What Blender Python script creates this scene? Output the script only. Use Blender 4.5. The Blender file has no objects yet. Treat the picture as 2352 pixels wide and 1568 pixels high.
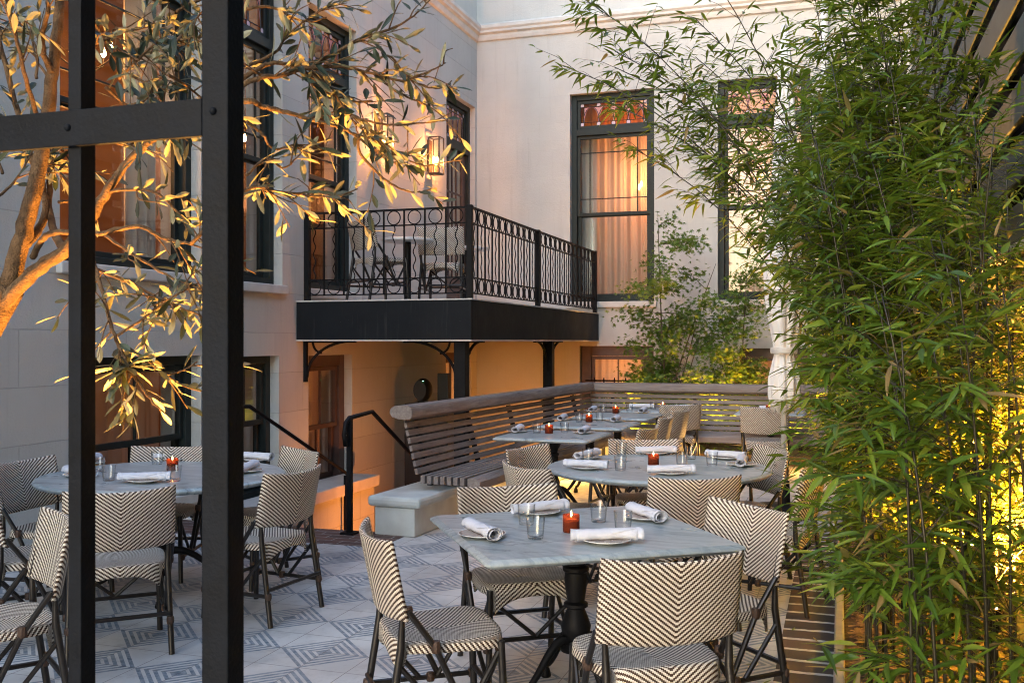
import bpy, math, random
from mathutils import Vector, Matrix
R = math.radians
PI = math.pi
random.seed(7)

# ------------------------------------------------------------------ camera, sky, sun, exposure
sc = bpy.context.scene
COL = sc.collection
YAW = R(18.25)
CY_, SY_ = math.cos(YAW), math.sin(YAW)
EYE = 1.6
cam_d = bpy.data.cameras.new('camera')
cam = bpy.data.objects.new('camera', cam_d)
COL.objects.link(cam)
cam.location = (0, 0, EYE)
cam.rotation_euler = (R(90), 0, YAW)
cam_d.sensor_width = 36
cam_d.lens = 35.0
cam_d.clip_end = 500
cam_d.clip_start = 0.05
cam_d.dof.use_dof = True
cam_d.dof.focus_distance = 6.0
cam_d.dof.aperture_fstop = 9.0
sc.camera = cam

SUN_EL, SUN_AZ = R(20), R(200)
world = bpy.data.worlds.new('World')
sc.world = world
world.use_nodes = True
wn = world.node_tree
sky = wn.nodes.new('ShaderNodeTexSky')
sky.sky_type = 'NISHITA'
sky.sun_disc = False
sky.sun_elevation = SUN_EL
sky.sun_rotation = SUN_AZ
bg = wn.nodes['Background']
wn.links.new(sky.outputs[0], bg.inputs[0])
bg.inputs[1].default_value = 0.15
sun_d = bpy.data.lights.new('sun', 'SUN')
sun_d.energy = 0.12
sun_d.angle = R(30)
sun_d.color = (1, 0.95, 0.9)
sun = bpy.data.objects.new('sun', sun_d)
COL.objects.link(sun)
# light comes from high behind the camera: soft dusk light over the wall at the camera's back
sun.rotation_euler = (R(38), 0, R(-20))
vs = sc.view_settings
vs.view_transform = 'Standard'
vs.look = 'None'
vs.gamma = 1
vs.use_curve_mapping = False
vs.exposure = 2.42
LIGHT = 1.0      # all lamps scale together
sc.cycles.max_bounces = 8
sc.cycles.transparent_max_bounces = 24
sc.cycles.caustics_reflective = False
sc.cycles.caustics_refractive = False
sc.cycles.sample_clamp_indirect = 4
sc.cycles.filter_width = 1.05
try:
    sc.cycles.use_light_tree = True
except Exception:
    pass

# ------------------------------------------------------------------ geometry helpers
def cw(r, f, z=0.0):            # right / forward of the camera's foot -> world
    return Vector((r * CY_ - f * SY_, r * SY_ + f * CY_, z))

FPX = 2287.0
def seen_on(px, py, z):         # the point of a level surface (a table top) that shows at px, py of the 2352 px wide photograph
    r = (px - 1176) / FPX
    t = (z - EYE) / (-(py - 784) / FPX)
    return cw(r * t, t, z)
def deep(px, py, f):            # a point f metres in front of the camera plane
    r = (px - 1176) / FPX
    return cw(r * f, f, EYE - (py - 784) / FPX * f)

class MB:
    def __init__(s):
        s.v = []; s.f = []; s.uv = []; s.t = []
    def add(s, verts, faces, uvs=None, tint=None):
        o = len(s.v)
        s.v += [tuple(p) for p in verts]
        s.f += [tuple(i + o for i in f) for f in faces]
        s.uv += uvs if uvs else [(0.0, 0.0)] * len(verts)
        if tint is not None or s.t:
            if len(s.t) < o: s.t += [0.5] * (o - len(s.t))
            s.t += [0.5 if tint is None else tint] * len(verts)
    def box(s, x0, x1, y0, y1, z0, z1):
        s.add([(x0,y0,z0),(x1,y0,z0),(x1,y1,z0),(x0,y1,z0),(x0,y0,z1),(x1,y0,z1),(x1,y1,z1),(x0,y1,z1)],
              [(0,3,2,1),(4,5,6,7),(0,1,5,4),(1,2,6,5),(2,3,7,6),(3,0,4,7)])
    def obox(s, o, ax, ay, az, x0, x1, y0, y1, z0, z1):
        o, ax, ay, az = Vector(o), Vector(ax), Vector(ay), Vector(az)
        c = [(x0,y0,z0),(x1,y0,z0),(x1,y1,z0),(x0,y1,z0),(x0,y0,z1),(x1,y0,z1),(x1,y1,z1),(x0,y1,z1)]
        s.add([o + ax*a + ay*b + az*d for a, b, d in c],
              [(0,3,2,1),(4,5,6,7),(0,1,5,4),(1,2,6,5),(2,3,7,6),(3,0,4,7)])
    def prism(s, poly, z0, z1):
        n = len(poly)
        s.add([(x,y,z0) for x,y in poly] + [(x,y,z1) for x,y in poly],
              [tuple(range(n-1,-1,-1)), tuple(range(n,2*n))] + [(i,(i+1)%n,n+(i+1)%n,n+i) for i in range(n)])
    def tube(s, pts, rad, n=8, cap=True, close=False):
        pts = [Vector(p) for p in pts]
        m = len(pts)
        rad = rad if isinstance(rad, (list, tuple)) else [rad] * m
        up = None; vs_ = []
        for i in range(m):
            if close:
                d = pts[(i+1) % m] - pts[i-1]
            else:
                d = pts[min(i+1,m-1)] - pts[max(i-1,0)]
            d = d.normalized() if d.length > 1e-9 else Vector((0,0,1))
            if up is None:
                up = d.orthogonal().normalized()
            up = (up - d * up.dot(d))
            up = up.normalized() if up.length > 1e-6 else d.orthogonal().normalized()
            w = d.cross(up)
            for k in range(n):
                a = 2*PI*k/n
                vs_.append(pts[i] + (up*math.cos(a) + w*math.sin(a)) * rad[i])
        fs = []
        for i in range(m if close else m-1):
            j = (i+1) % m
            for k in range(n):
                fs.append((i*n+k, i*n+(k+1)%n, j*n+(k+1)%n, j*n+k))
        if cap and not close:
            fs.append(tuple(range(n-1,-1,-1))); fs.append(tuple((m-1)*n+k for k in range(n)))
        s.add(vs_, fs)
    def lathe(s, prof, n=24, o=(0,0,0), rib=0.0, ribs=0):
        o = Vector(o); m = len(prof); vs_ = []
        for r, z in prof:
            for k in range(n):
                a = 2*PI*k/n
                rr = r * (1 + rib * math.cos(ribs*a)) if ribs else r
                vs_.append(o + Vector((rr*math.cos(a), rr*math.sin(a), z)))
        fs = [(i*n+k, i*n+(k+1)%n, (i+1)*n+(k+1)%n, (i+1)*n+k) for i in range(m-1) for k in range(n)]
        if prof[0][0] > 1e-5: fs.append(tuple(range(n-1,-1,-1)))
        if prof[-1][0] > 1e-5: fs.append(tuple((m-1)*n+k for k in range(n)))
        s.add(vs_, fs)
    def grid(s, fn, nu, nv, uvfn=None, flip=False):
        vs_ = []; uv = []
        for j in range(nv+1):
            for i in range(nu+1):
                vs_.append(fn(i/nu, j/nv)); uv.append(uvfn(i/nu, j/nv) if uvfn else (i/nu, j/nv))
        w = nu+1
        fs = [(j*w+i, j*w+i+1, (j+1)*w+i+1, (j+1)*w+i) for j in range(nv) for i in range(nu)]
        if flip: fs = [f[::-1] for f in fs]
        s.add(vs_, fs, uv)
    def build(s, name, mat, parent=None, smooth=False, bevel=0.0, loc=None):
        me = bpy.data.meshes.new(name)
        me.from_pydata(s.v, [], s.f)
        uvl = me.uv_layers.new(name='UVMap')
        flat = [0.0] * (2*len(me.loops))
        for i, l in enumerate(me.loops):
            flat[2*i], flat[2*i+1] = s.uv[l.vertex_index]
        uvl.data.foreach_set('uv', flat)
        if s.t:
            at = me.attributes.new('tint', 'FLOAT', 'POINT')
            at.data.foreach_set('value', s.t + [0.5]*(len(s.v)-len(s.t)))
        if smooth: me.polygons.foreach_set('use_smooth', [True]*len(me.polygons))
        me.materials.append(mat)
        me.update()
        o = bpy.data.objects.new(name, me)
        COL.objects.link(o)
        if parent: o.parent = parent
        if loc: o.location = loc
        if bevel:
            b = o.modifiers.new('bevel', 'BEVEL'); b.width = bevel; b.segments = 2; b.limit_method = 'ANGLE'; b.angle_limit = R(50)
        if smooth == 'auto':
            me.set_sharp_from_angle(angle=R(40))
        return o

def tag(o, label=None, cat=None, group=None, kind=None):
    if label: o['label'] = label
    if cat: o['category'] = cat
    if group: o['group'] = group
    if kind: o['kind'] = kind
    return o
def thing(name, label, cat, loc=(0,0,0), rz=0.0, group=None):
    o = bpy.data.objects.new(name, None)
    o.empty_display_size = 0.1
    COL.objects.link(o)
    o.location = loc; o.rotation_euler = (0,0,rz)
    return tag(o, label, cat, group)
def copy_tree(o, parent=None):
    c = o.copy(); COL.objects.link(c); c.parent = parent
    for ch in list(o.children): copy_tree(ch, c)
    return c
def lamp(kind, name, loc, energy, color, parent=None, radius=0.03, target=None, angle=60, blend=0.6):
    d = bpy.data.lights.new(name, kind)
    d.energy = energy * LIGHT; d.color = color
    if kind in ('POINT', 'SPOT'): d.shadow_soft_size = radius
    if kind == 'SPOT': d.spot_size = R(angle); d.spot_blend = blend
    o = bpy.data.objects.new(name, d); COL.objects.link(o)
    o.location = loc
    if target is not None:
        o.rotation_euler = (Vector(target) - Vector(loc)).to_track_quat('-Z', 'Y').to_euler()
    if parent:
        o.parent = parent
        o.matrix_parent_inverse = Matrix.LocRotScale(parent.location, parent.rotation_euler, None).inverted()
    return o
AMBER = (1.0, 0.36, 0.05)
GOLD = (1.0, 0.42, 0.07)
PEACH = (1.0, 0.40, 0.16)

# ------------------------------------------------------------------ materials
class NT:
    def __init__(s, name):
        s.m = bpy.data.materials.new(name); s.m.use_nodes = True
        s.t = s.m.node_tree; s.n = s.t.nodes; s.l = s.t.links
        s.b = s.n['Principled BSDF']; s.out = s.n['Material Output']
    def node(s, k, **kw):
        n = s.n.new(k)
        for a, b in kw.items(): setattr(n, a, b)
        return n
    def put(s, sock, v):
        if hasattr(v, 'is_output'): s.l.new(v, sock)
        elif v is not None:
            try: sock.default_value = v
            except Exception: sock.default_value = tuple(v) + (1,)
    def math(s, op, a, b=None, c=None):
        n = s.node('ShaderNodeMath', operation=op)
        s.put(n.inputs[0], a)
        if b is not None: s.put(n.inputs[1], b)
        if c is not None: s.put(n.inputs[2], c)
        return n.outputs[0]
    def mix(s, f, a, b, mode='MIX'):
        n = s.node('ShaderNodeMix', data_type='RGBA', blend_type=mode)
        s.put(n.inputs[0], f); s.put(n.inputs[6], a); s.put(n.inputs[7], b)
        return n.outputs[2]
    def coord(s, which='Object'):
        return s.node('ShaderNodeTexCoord').outputs[which]
    def pos(s):
        return s.node('ShaderNodeNewGeometry').outputs['Position']
    def mapping(s, vec, scale=(1,1,1), rot=(0,0,0), loc=(0,0,0)):
        n = s.node('ShaderNodeMapping'); s.l.new(vec, n.inputs[0])
        n.inputs[1].default_value = loc; n.inputs[2].default_value = rot; n.inputs[3].default_value = scale
        return n.outputs[0]
    def noise(s, vec, scale=5, detail=4, rough=0.55, dist=0.0):
        n = s.node('ShaderNodeTexNoise'); s.l.new(vec, n.inputs['Vector'])
        n.inputs['Scale'].default_value = scale; n.inputs['Detail'].default_value = detail
        n.inputs['Roughness'].default_value = rough; n.inputs['Distortion'].default_value = dist
        return n.outputs[0]
    def ramp(s, f, stops):
        n = s.node('ShaderNodeValToRGB'); s.put(n.inputs[0], f)
        e = n.color_ramp.elements
        while len(e) < len(stops): e.new(0.5)
        for x, (p, c) in zip(e, stops):
            x.position = p; x.color = c if len(c) == 4 else tuple(c) + (1,)
        return n.outputs[0]
    def rng(s, v, a, b, c, d):
        n = s.node('ShaderNodeMapRange'); s.put(n.inputs[0], v)
        for i, q in enumerate((a,b,c,d)): n.inputs[i+1].default_value = q
        return n.outputs[0]
    def bump(s, h, strength=0.3, dist=0.01, prev=None):
        n = s.node('ShaderNodeBump'); n.inputs['Strength'].default_value = strength; n.inputs['Distance'].default_value = dist
        s.l.new(h, n.inputs['Height'])
        if prev is not None: s.l.new(prev, n.inputs['Normal'])
        return n.outputs[0]
    def set(s, color=None, rough=None, metal=None, normal=None, spec=None):
        if color is not None: s.put(s.b.inputs['Base Color'], color if hasattr(color,'is_output') else tuple(color[:3])+(1,))
        if rough is not None: s.put(s.b.inputs['Roughness'], rough)
        if metal is not None: s.put(s.b.inputs['Metallic'], metal)
        if normal is not None: s.l.new(normal, s.b.inputs['Normal'])
        if spec is not None: s.put(s.b.inputs['Specular IOR Level'], spec)
        return s.m

def simple(name, c, rough=0.6, metal=0.0, var=0.12, scale=12, bump=0.1, spec=0.5):
    t = NT(name); p = t.coord()
    n = t.noise(p, scale, 5)
    c1 = tuple(x*(1-var) for x in c); c2 = tuple(min(1,x*(1+var)) for x in c)
    col = t.ramp(n, [(0.3, c1), (0.7, c2)])
    n2 = t.noise(p, scale*7, 3)
    return t.set(col, t.rng(n, 0.2, 0.8, rough-0.07, rough+0.07), metal, t.bump(n2, bump, 0.004), spec)

def stucco(name, axis, base=(0.52,0.508,0.468), joint=0.5):
    t = NT(name); p = t.pos()
    sx = t.node('ShaderNodeSeparateXYZ'); t.l.new(p, sx.inputs[0])
    cb = t.node('ShaderNodeCombineXYZ')
    t.l.new(sx.outputs['Y' if axis == 'y' else 'X'], cb.inputs[0]); t.l.new(sx.outputs['Z'], cb.inputs[1])
    # gently wandering joints of scored render
    wob = t.noise(p, 1.3, 3)
    add = t.node('ShaderNodeVectorMath', operation='ADD'); t.l.new(cb.outputs[0], add.inputs[0])
    cb2 = t.node('ShaderNodeCombineXYZ'); t.l.new(t.math('MULTIPLY', wob, 0.02), cb2.inputs[1]); t.l.new(cb2.outputs[0], add.inputs[1])
    br = t.node('ShaderNodeTexBrick'); t.l.new(add.outputs[0], br.inputs[0])
    br.inputs['Scale'].default_value = 1.0; br.inputs['Brick Width'].default_value = 1.15; br.inputs['Row Height'].default_value = 0.425
    br.inputs['Mortar Size'].default_value = 0.004; br.inputs['Mortar Smooth'].default_value = 0.4
    br.offset = 0.5
    big = t.noise(p, 0.8, 5, 0.6)
    med = t.noise(p, 5, 6, 0.65)
    streak = t.noise(t.mapping(p, (3,3,0.35)), 1.6, 5, 0.6)
    col = t.ramp(big, [(0.3, tuple(x*0.9 for x in base)), (0.75, tuple(x*1.06 for x in base))])
    col = t.mix(t.rng(streak, 0.55, 0.8, 0, 0.22), col, tuple(x*0.72 for x in base)+(1,))
    col = t.mix(t.rng(med, 0.6, 0.85, 0, 0.14), col, (0.42,0.40,0.36,1))
    col = t.mix(t.math('MULTIPLY', br.outputs['Fac'], joint*0.6), col, (0.30,0.28,0.25,1))
    br.inputs['Color1'].default_value = (0.93,0.93,0.94,1); br.inputs['Color2'].default_value = (1.05,1.04,1.02,1); br.inputs['Mortar'].default_value = (1,1,1,1)
    col = t.mix(min(1.0, joint*1.3), col, t.mix(1.0, col, br.outputs[0], 'MULTIPLY'))
    drip = t.noise(t.mapping(p, (9,9,0.5)), 1.4, 6, 0.7)
    col = t.mix(t.rng(drip, 0.56, 0.76, 0, 0.30), col, (0.31,0.295,0.26,1))
    fine = t.noise(p, 55, 6, 0.7)
    nb = t.bump(fine, 0.42, 0.014)
    nb = t.bump(med, 0.35, 0.03, nb)
    nb = t.bump(t.math('SUBTRACT', 1.0, br.outputs['Fac']), joint, 0.01, nb)
    return t.set(col, 0.88, 0, nb, 0.25)

def weave(name, white=(0.76,0.70,0.60), brown=(0.048,0.025,0.013)):
    t = NT(name); uv = t.coord('UV')
    sx = t.node('ShaderNodeSeparateXYZ'); t.l.new(uv, sx.inputs[0])
    u, v = sx.outputs[0], sx.outputs[1]
    cu = t.math('DIVIDE', t.math('ABSOLUTE', u), 0.0064)
    rv = t.math('DIVIDE', v, 0.0049)
    k = t.math('FLOORED_MODULO', t.math('SUBTRACT', t.math('FLOOR', cu), t.math('FLOOR', rv)), 4.0)
    w = t.math('LESS_THAN', k, 1.99)
    hw = t.math('SINE', t.math('MULTIPLY', t.math('FRACT', rv), PI))
    hb = t.math('SINE', t.math('MULTIPLY', t.math('FRACT', cu), PI))
    mixh = t.node('ShaderNodeMix', data_type='FLOAT')
    t.put(mixh.inputs[0], w); t.put(mixh.inputs[2], t.math('MULTIPLY', hb, 0.7)); t.put(mixh.inputs[3], t.math('ADD', hw, 0.25))
    n = t.noise(t.coord(), 30, 3)
    wc = t.mix(n, tuple(x*0.88 for x in white)+(1,), tuple(min(1,x*1.08) for x in white)+(1,))
    bc = t.mix(n, tuple(x*0.7 for x in brown)+(1,), tuple(x*1.4 for x in brown)+(1,))
    # strands are round: the shade between two is painted into the colour as a dark line
    groove_shade = t.math('LESS_THAN', t.math('FRACT', rv), 0.12)
    wc2 = t.mix(t.math('MULTIPLY', groove_shade, 0.35), wc, bc)
    col = t.mix(w, bc, wc2)
    return t.set(col, 0.5, 0, t.bump(mixh.outputs[0], 0.7, 0.0025), 0.35)

def marble(name):
    t = NT(name); p = t.pos()
    d = t.noise(p, 1.6, 5, 0.55)
    vec = t.node('ShaderNodeVectorMath', operation='MULTIPLY_ADD'); t.l.new(t.mapping(p, (0.55,1.7,1), (0,0,0.6)), vec.inputs[0])
    vec.inputs[1].default_value = (1,1,1)
    cb = t.node('ShaderNodeCombineXYZ'); t.l.new(t.math('MULTIPLY', d, 0.5), cb.inputs[0]); t.l.new(t.math('MULTIPLY', d, 0.5), cb.inputs[1]); t.l.new(cb.outputs[0], vec.inputs[2])
    v1 = t.noise(vec.outputs[0], 1.5, 5, 0.5, 0.9)
    vein = t.ramp(t.math('ABSOLUTE', t.math('SUBTRACT', v1, 0.5)), [(0.0,(1,1,1)), (0.004,(0.6,0.6,0.6)), (0.018,(0,0,0))])
    v2 = t.noise(t.mapping(vec.outputs[0], (1.0,4.0,1)), 4.0, 8, 0.7, 0.5)
    col = t.ramp(v2, [(0.28,(0.13,0.185,0.21)), (0.5,(0.30,0.355,0.375)), (0.72,(0.47,0.505,0.505))])
    big = t.noise(p, 3.0, 5, 0.6)
    col = t.mix(t.rng(big, 0.4, 0.7, 0, 0.4), col, (0.36,0.37,0.355,1))
    patch = t.rng(t.noise(p, 1.2, 2), 0.42, 0.56, 0, 0.8)
    col = t.mix(t.math('MULTIPLY', vein, patch), col, (0.07,0.09,0.10,1))
    return t.set(col, t.rng(big, 0.3, 0.7, 0.24, 0.42), 0, t.bump(v2, 0.04, 0.003), 0.5)

def teak(name, axis):
    t = NT(name); p = t.coord()
    sc_ = {'x': (1.2,22,22), 'y': (22,1.2,22)}[axis]
    g = t.noise(t.mapping(p, sc_), 1.8, 7, 0.65, 0.4)
    big = t.noise(p, 3.5, 4)
    plank = t.noise(t.mapping(p, {'x':(0.3,9,9), 'y':(9,0.3,9)}[axis]), 1.6, 1)
    col = t.ramp(g, [(0.25,(0.11,0.085,0.075)), (0.5,(0.20,0.165,0.148)), (0.78,(0.32,0.28,0.255))])
    col = t.mix(t.rng(big, 0.4, 0.75, 0, 0.35), col, (0.30,0.275,0.26,1))
    crack = t.noise(t.mapping(p, {'x':(0.6,60,60),'y':(60,0.6,60)}[axis]), 1.2, 4, 0.6)
    col = t.mix(t.rng(crack, 0.60, 0.72, 0, 0.75), col, (0.045,0.035,0.03,1))
    col = t.mix(t.rng(plank, 0.45, 0.7, 0, 0.5), col, (0.19,0.145,0.12,1))
    return t.set(col, 0.72, 0, t.bump(g, 0.35, 0.004), 0.3)

def tile_floor(name):
    t = NT(name); p = t.pos()
    S = 0.3592                                        # side of one square of the pattern, which stands at 45 degrees to the tiles
    sx = t.node('ShaderNodeSeparateXYZ'); t.l.new(p, sx.inputs[0])
    x = t.math('ADD', sx.outputs[0], 2.78); y = t.math('SUBTRACT', sx.outputs[1], 4.57)
    q = 0.70710678/S
    a = t.math('MULTIPLY', t.math('ADD', x, y), q); b = t.math('MULTIPLY', t.math('SUBTRACT', y, x), q)
    ca, cb = t.math('FLOOR', a), t.math('FLOOR', b)
    par = t.math('FLOORED_MODULO', t.math('ADD', ca, cb), 2.0)
    fa = t.math('ABSOLUTE', t.math('SUBTRACT', t.math('FRACT', a), 0.5)); fb = t.math('ABSOLUTE', t.math('SUBTRACT', t.math('FRACT', b), 0.5))
    m = t.math('MULTIPLY', t.math('MAXIMUM', fa, fb), 2.0)
    rings = t.math('GREATER_THAN', t.math('FRACT', t.math('MULTIPLY', m, 5.0)), 0.45)
    core = t.math('LESS_THAN', m, 0.10)
    st = t.math('MULTIPLY', t.math('GREATER_THAN', par, 0.5), t.math('MAXIMUM', rings, core))
    # worn print
    wear = t.noise(p, 26, 6, 0.7); big = t.noise(p, 1.7, 5)
    st = t.math('MULTIPLY', st, t.rng(wear, 0.34, 0.62, 0.95, 0.45))
    blue = t.ramp(t.noise(p, 2.3, 3), [(0.3,(0.04,0.085,0.135)), (0.7,(0.075,0.135,0.20))])
    white = t.ramp(big, [(0.28,(0.42,0.405,0.385)), (0.55,(0.57,0.555,0.53)), (0.8,(0.66,0.645,0.615))])
    white = t.mix(t.rng(t.noise(p, 7, 7, 0.75), 0.50, 0.72, 0, 0.6), white, (0.30,0.27,0.245,1))
    col = t.mix(st, white, blue)
    # grout along both diagonals of every square = the real tile edges
    g1 = t.math('ABSOLUTE', t.math('SUBTRACT', t.math('FRACT', t.math('ADD', a, b)), 0.0)); 
    def near_int(v): 
        f = t.math('FRACT', v); return t.math('MINIMUM', f, t.math('SUBTRACT', 1.0, f))
    gg = t.math('MINIMUM', near_int(t.math('ADD', a, b)), near_int(t.math('SUBTRACT', a, b)))
    gr = t.math('LESS_THAN', gg, 0.0085)
    col = t.mix(t.math('MULTIPLY', gr, 0.8), col, (0.13,0.105,0.10,1))
    h = t.math('SUBTRACT', 1.0, gr)
    nb = t.bump(h, 0.5, 0.004)
    nb = t.bump(wear, 0.08, 0.004, nb)
    return t.set(col, t.rng(big, 0.3, 0.7, 0.38, 0.62), 0, nb, 0.4)

def bricks(name, bw=0.21, rh=0.075, c1=(0.085,0.05,0.042), c2=(0.16,0.075,0.055), mortar=(0.30,0.28,0.26), rot=0.0, plane='xy', msize=0.006):
    t = NT(name); p = t.pos()
    sx = t.node('ShaderNodeSeparateXYZ'); t.l.new(p, sx.inputs[0])
    cb = t.node('ShaderNodeCombineXYZ')
    i, j = {'xy':(0,1), 'xz':(0,2), 'yz':(1,2)}[plane]
    wob = t.math('MULTIPLY', t.math('SUBTRACT', t.noise(p, 9, 4, 0.6), 0.5), 0.035)
    t.l.new(t.math('ADD', sx.outputs[i], wob), cb.inputs[0]); t.l.new(t.math('ADD', sx.outputs[j], wob), cb.inputs[1])
    br = t.node('ShaderNodeTexBrick'); t.l.new(t.mapping(cb.outputs[0], rot=(0,0,rot)), br.inputs[0])
    br.inputs['Scale'].default_value = 1; br.inputs['Brick Width'].default_value = bw; br.inputs['Row Height'].default_value = rh
    br.inputs['Mortar Size'].default_value = msize; br.inputs['Mortar Smooth'].default_value = 0.2
    br.inputs['Color1'].default_value = c1+(1,); br.inputs['Color2'].default_value = c2+(1,); br.inputs['Mortar'].default_value = mortar+(1,)
    n = t.noise(p, 18, 6, 0.7)
    col = t.mix(t.rng(n, 0.4, 0.8, 0, 0.5), br.outputs[0], (0.045,0.04,0.038,1))
    col = t.mix(t.rng(t.noise(p, 6, 5), 0.62, 0.8, 0, 0.4), col, (0.28,0.27,0.26,1))
    nb = t.bump(t.math('SUBTRACT', 1.0, br.outputs['Fac']), 0.7, 0.008)
    nb = t.bump(n, 0.3, 0.006, nb)
    return t.set(col, 0.75, 0, nb, 0.35)

def glass(name, tint=(0.93,0.96,0.95), refl=1.0, rough=0.0, base=0.03):
    t = NT(name)
    tr = t.node('ShaderNodeBsdfTransparent'); tr.inputs[0].default_value = tint+(1,)
    gl = t.node('ShaderNodeBsdfGlossy'); gl.inputs['Roughness'].default_value = rough; gl.inputs[0].default_value = (1,1,1,1)
    lw = t.node('ShaderNodeLayerWeight'); lw.inputs[0].default_value = 0.5
    fr = t.math('POWER', lw.outputs['Facing'], 4.0)
    mx = t.node('ShaderNodeMixShader')
    t.l.new(t.math('MINIMUM', t.math('ADD', t.math('MULTIPLY', fr, 0.9*refl), base), 1.0), mx.inputs[0])
    t.l.new(tr.outputs[0], mx.inputs[1]); t.l.new(gl.outputs[0], mx.inputs[2])
    t.l.new(mx.outputs[0], t.out.inputs[0])
    return t.m

def sheet(name, col, transl=0.5, transp=0.0, rough=0.8, folds=None):
    """thin material that lets light through: curtains, candle glass, leaves"""
    t = NT(name)
    c = col if hasattr(col, 'is_output') else None
    d = t.node('ShaderNodeBsdfDiffuse'); tl = t.node('ShaderNodeBsdfTranslucent')
    t.put(d.inputs[0], tuple(col)+(1,)); t.put(tl.inputs[0], tuple(col)+(1,))
    mx = t.node('ShaderNodeMixShader'); mx.inputs[0].default_value = transl
    t.l.new(d.outputs[0], mx.inputs[1]); t.l.new(tl.outputs[0], mx.inputs[2])
    o = mx.outputs[0]
    if transp:
        tp = t.node('ShaderNodeBsdfTransparent'); m2 = t.node('ShaderNodeMixShader'); m2.inputs[0].default_value = transp
        t.l.new(o, m2.inputs[1]); t.l.new(tp.outputs[0], m2.inputs[2]); o = m2.outputs[0]
    t.l.new(o, t.out.inputs[0])
    return t.m

def leaf_mat(name, stops, transl=0.35, tcol=None, back=None, rough=0.4):
    t = NT(name)
    at = t.node('ShaderNodeAttribute'); at.attribute_name = 'tint'
    col = t.ramp(at.outputs['Fac'], stops)
    n = t.noise(t.pos(), 40, 3)
    col = t.mix(t.math('MULTIPLY', n, 0.25), col, tuple(x*0.5 for x in stops[0][1][:3])+(1,))
    if back is not None:
        g = t.node('ShaderNodeNewGeometry')
        col = t.mix(g.outputs['Backfacing'], col, tuple(back)+(1,))
    t.set(col, rough, 0, None, 0.35)
    tl = t.node('ShaderNodeBsdfTranslucent')
    bright = t.mix(0.5, col, tuple(tcol if tcol else (0.25,0.3,0.03))+(1,))
    t.l.new(bright, tl.inputs[0])
    mx = t.node('ShaderNodeMixShader'); mx.inputs[0].default_value = transl
    t.l.new(t.b.outputs[0], mx.inputs[1]); t.l.new(tl.outputs[0], mx.inputs[2])
    t.l.new(mx.outputs[0], t.out.inputs[0])
    return t.m

def emit(name, col, strength):
    t = NT(name); e = t.node('ShaderNodeEmission')
    e.inputs[0].default_value = tuple(col)+(1,); e.inputs[1].default_value = strength * LIGHT
    t.l.new(e.outputs[0], t.out.inputs[0])
    return t.m

M = {}
M['stucco_y'] = stucco('stucco scored along y', 'y', joint=0.75)
M['stucco_x'] = stucco('stucco scored along x', 'x', joint=0.15)
M['stucco_warm'] = stucco('garden wall stucco', 'y', (0.30,0.235,0.165), joint=0.1)
M['trim'] = simple('painted masonry trim', (0.58,0.55,0.50), 0.8, var=0.1, scale=6, bump=0.25, spec=0.25)
M['cap'] = simple('pale painted cap', (0.56,0.58,0.54), 0.7, var=0.12, scale=5, bump=0.2, spec=0.3)
M['iron'] = simple('black iron', (0.006,0.006,0.007), 0.55, var=0.3, scale=20, bump=0.2, spec=0.15)
M['iron_gate'] = simple('painted gate iron', (0.0045,0.006,0.009), 0.6, var=0.4, scale=14, bump=0.35, spec=0.12)
M['fascia'] = simple('painted steel fascia', (0.006,0.008,0.011), 0.6, var=0.3, scale=3, bump=0.05, spec=0.12)
def worn_steel():
    t = NT('worn painted steel'); p = t.pos()
    st = t.noise(t.mapping(p, (14,14,0.8)), 1.5, 6, 0.7); n = t.noise(p, 4, 6, 0.65)
    sp = t.noise(p, 55, 2)
    col = t.ramp(n, [(0.3,(0.006,0.008,0.011)), (0.7,(0.011,0.013,0.016))])
    col = t.mix(t.rng(st, 0.56, 0.74, 0, 0.6), col, (0.04,0.041,0.041,1))
    col = t.mix(t.rng(sp, 0.76, 0.80, 0, 0.7), col, (0.16,0.15,0.14,1))
    return t.set(col, t.rng(n, 0.2, 0.8, 0.5, 0.7), 0, t.bump(n, 0.12, 0.02), 0.14)
M['fascia'] = worn_steel()
M['frame'] = simple('dark green window paint', (0.016,0.022,0.020), 0.5, var=0.25, scale=9, bump=0.12, spec=0.25)
M['door'] = simple('brown door paint', (0.085,0.05,0.04), 0.5, var=0.2, scale=9, bump=0.1)
M['weave'] = weave('woven rattan')
M['pole'] = simple('dark bamboo pole', (0.010,0.008,0.007), 0.35, var=0.35, scale=25, bump=0.15)
M['wrap'] = simple('rattan binding', (0.045,0.022,0.012), 0.55, var=0.4, scale=60, bump=0.5)
M['marble'] = marble('grey green marble')
M['teak_y'] = teak('weathered teak y', 'y')
M['teak_x'] = teak('weathered teak x', 'x')
M['tile'] = tile_floor('patterned cement tile')
M['pavers'] = bricks('grey pavers', 0.6, 0.3, (0.36,0.35,0.34), (0.45,0.44,0.42), (0.2,0.19,0.18), msize=0.006)
M['brick_run'] = bricks('brick border', 0.21, 0.105)
M['brick_row'] = bricks('brick edge rows', 5.0, 0.185, (0.035,0.031,0.031), (0.075,0.055,0.05), (0.50,0.50,0.49), msize=0.018)
M['brick_step'] = bricks('brick steps', 0.21, 0.07, (0.22,0.10,0.07), (0.30,0.15,0.10))
M['soil'] = simple('bark mulch', (0.045,0.032,0.022), 0.95, var=0.6, scale=30, bump=1.0)
M['ground'] = simple('packed earth', (0.12,0.11,0.10), 0.95, var=0.3, scale=2, bump=0.3)
M['concrete'] = simple('kerb concrete', (0.20,0.195,0.18), 0.8, var=0.2, scale=8, bump=0.3)
M['pane'] = glass('window pane')
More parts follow.
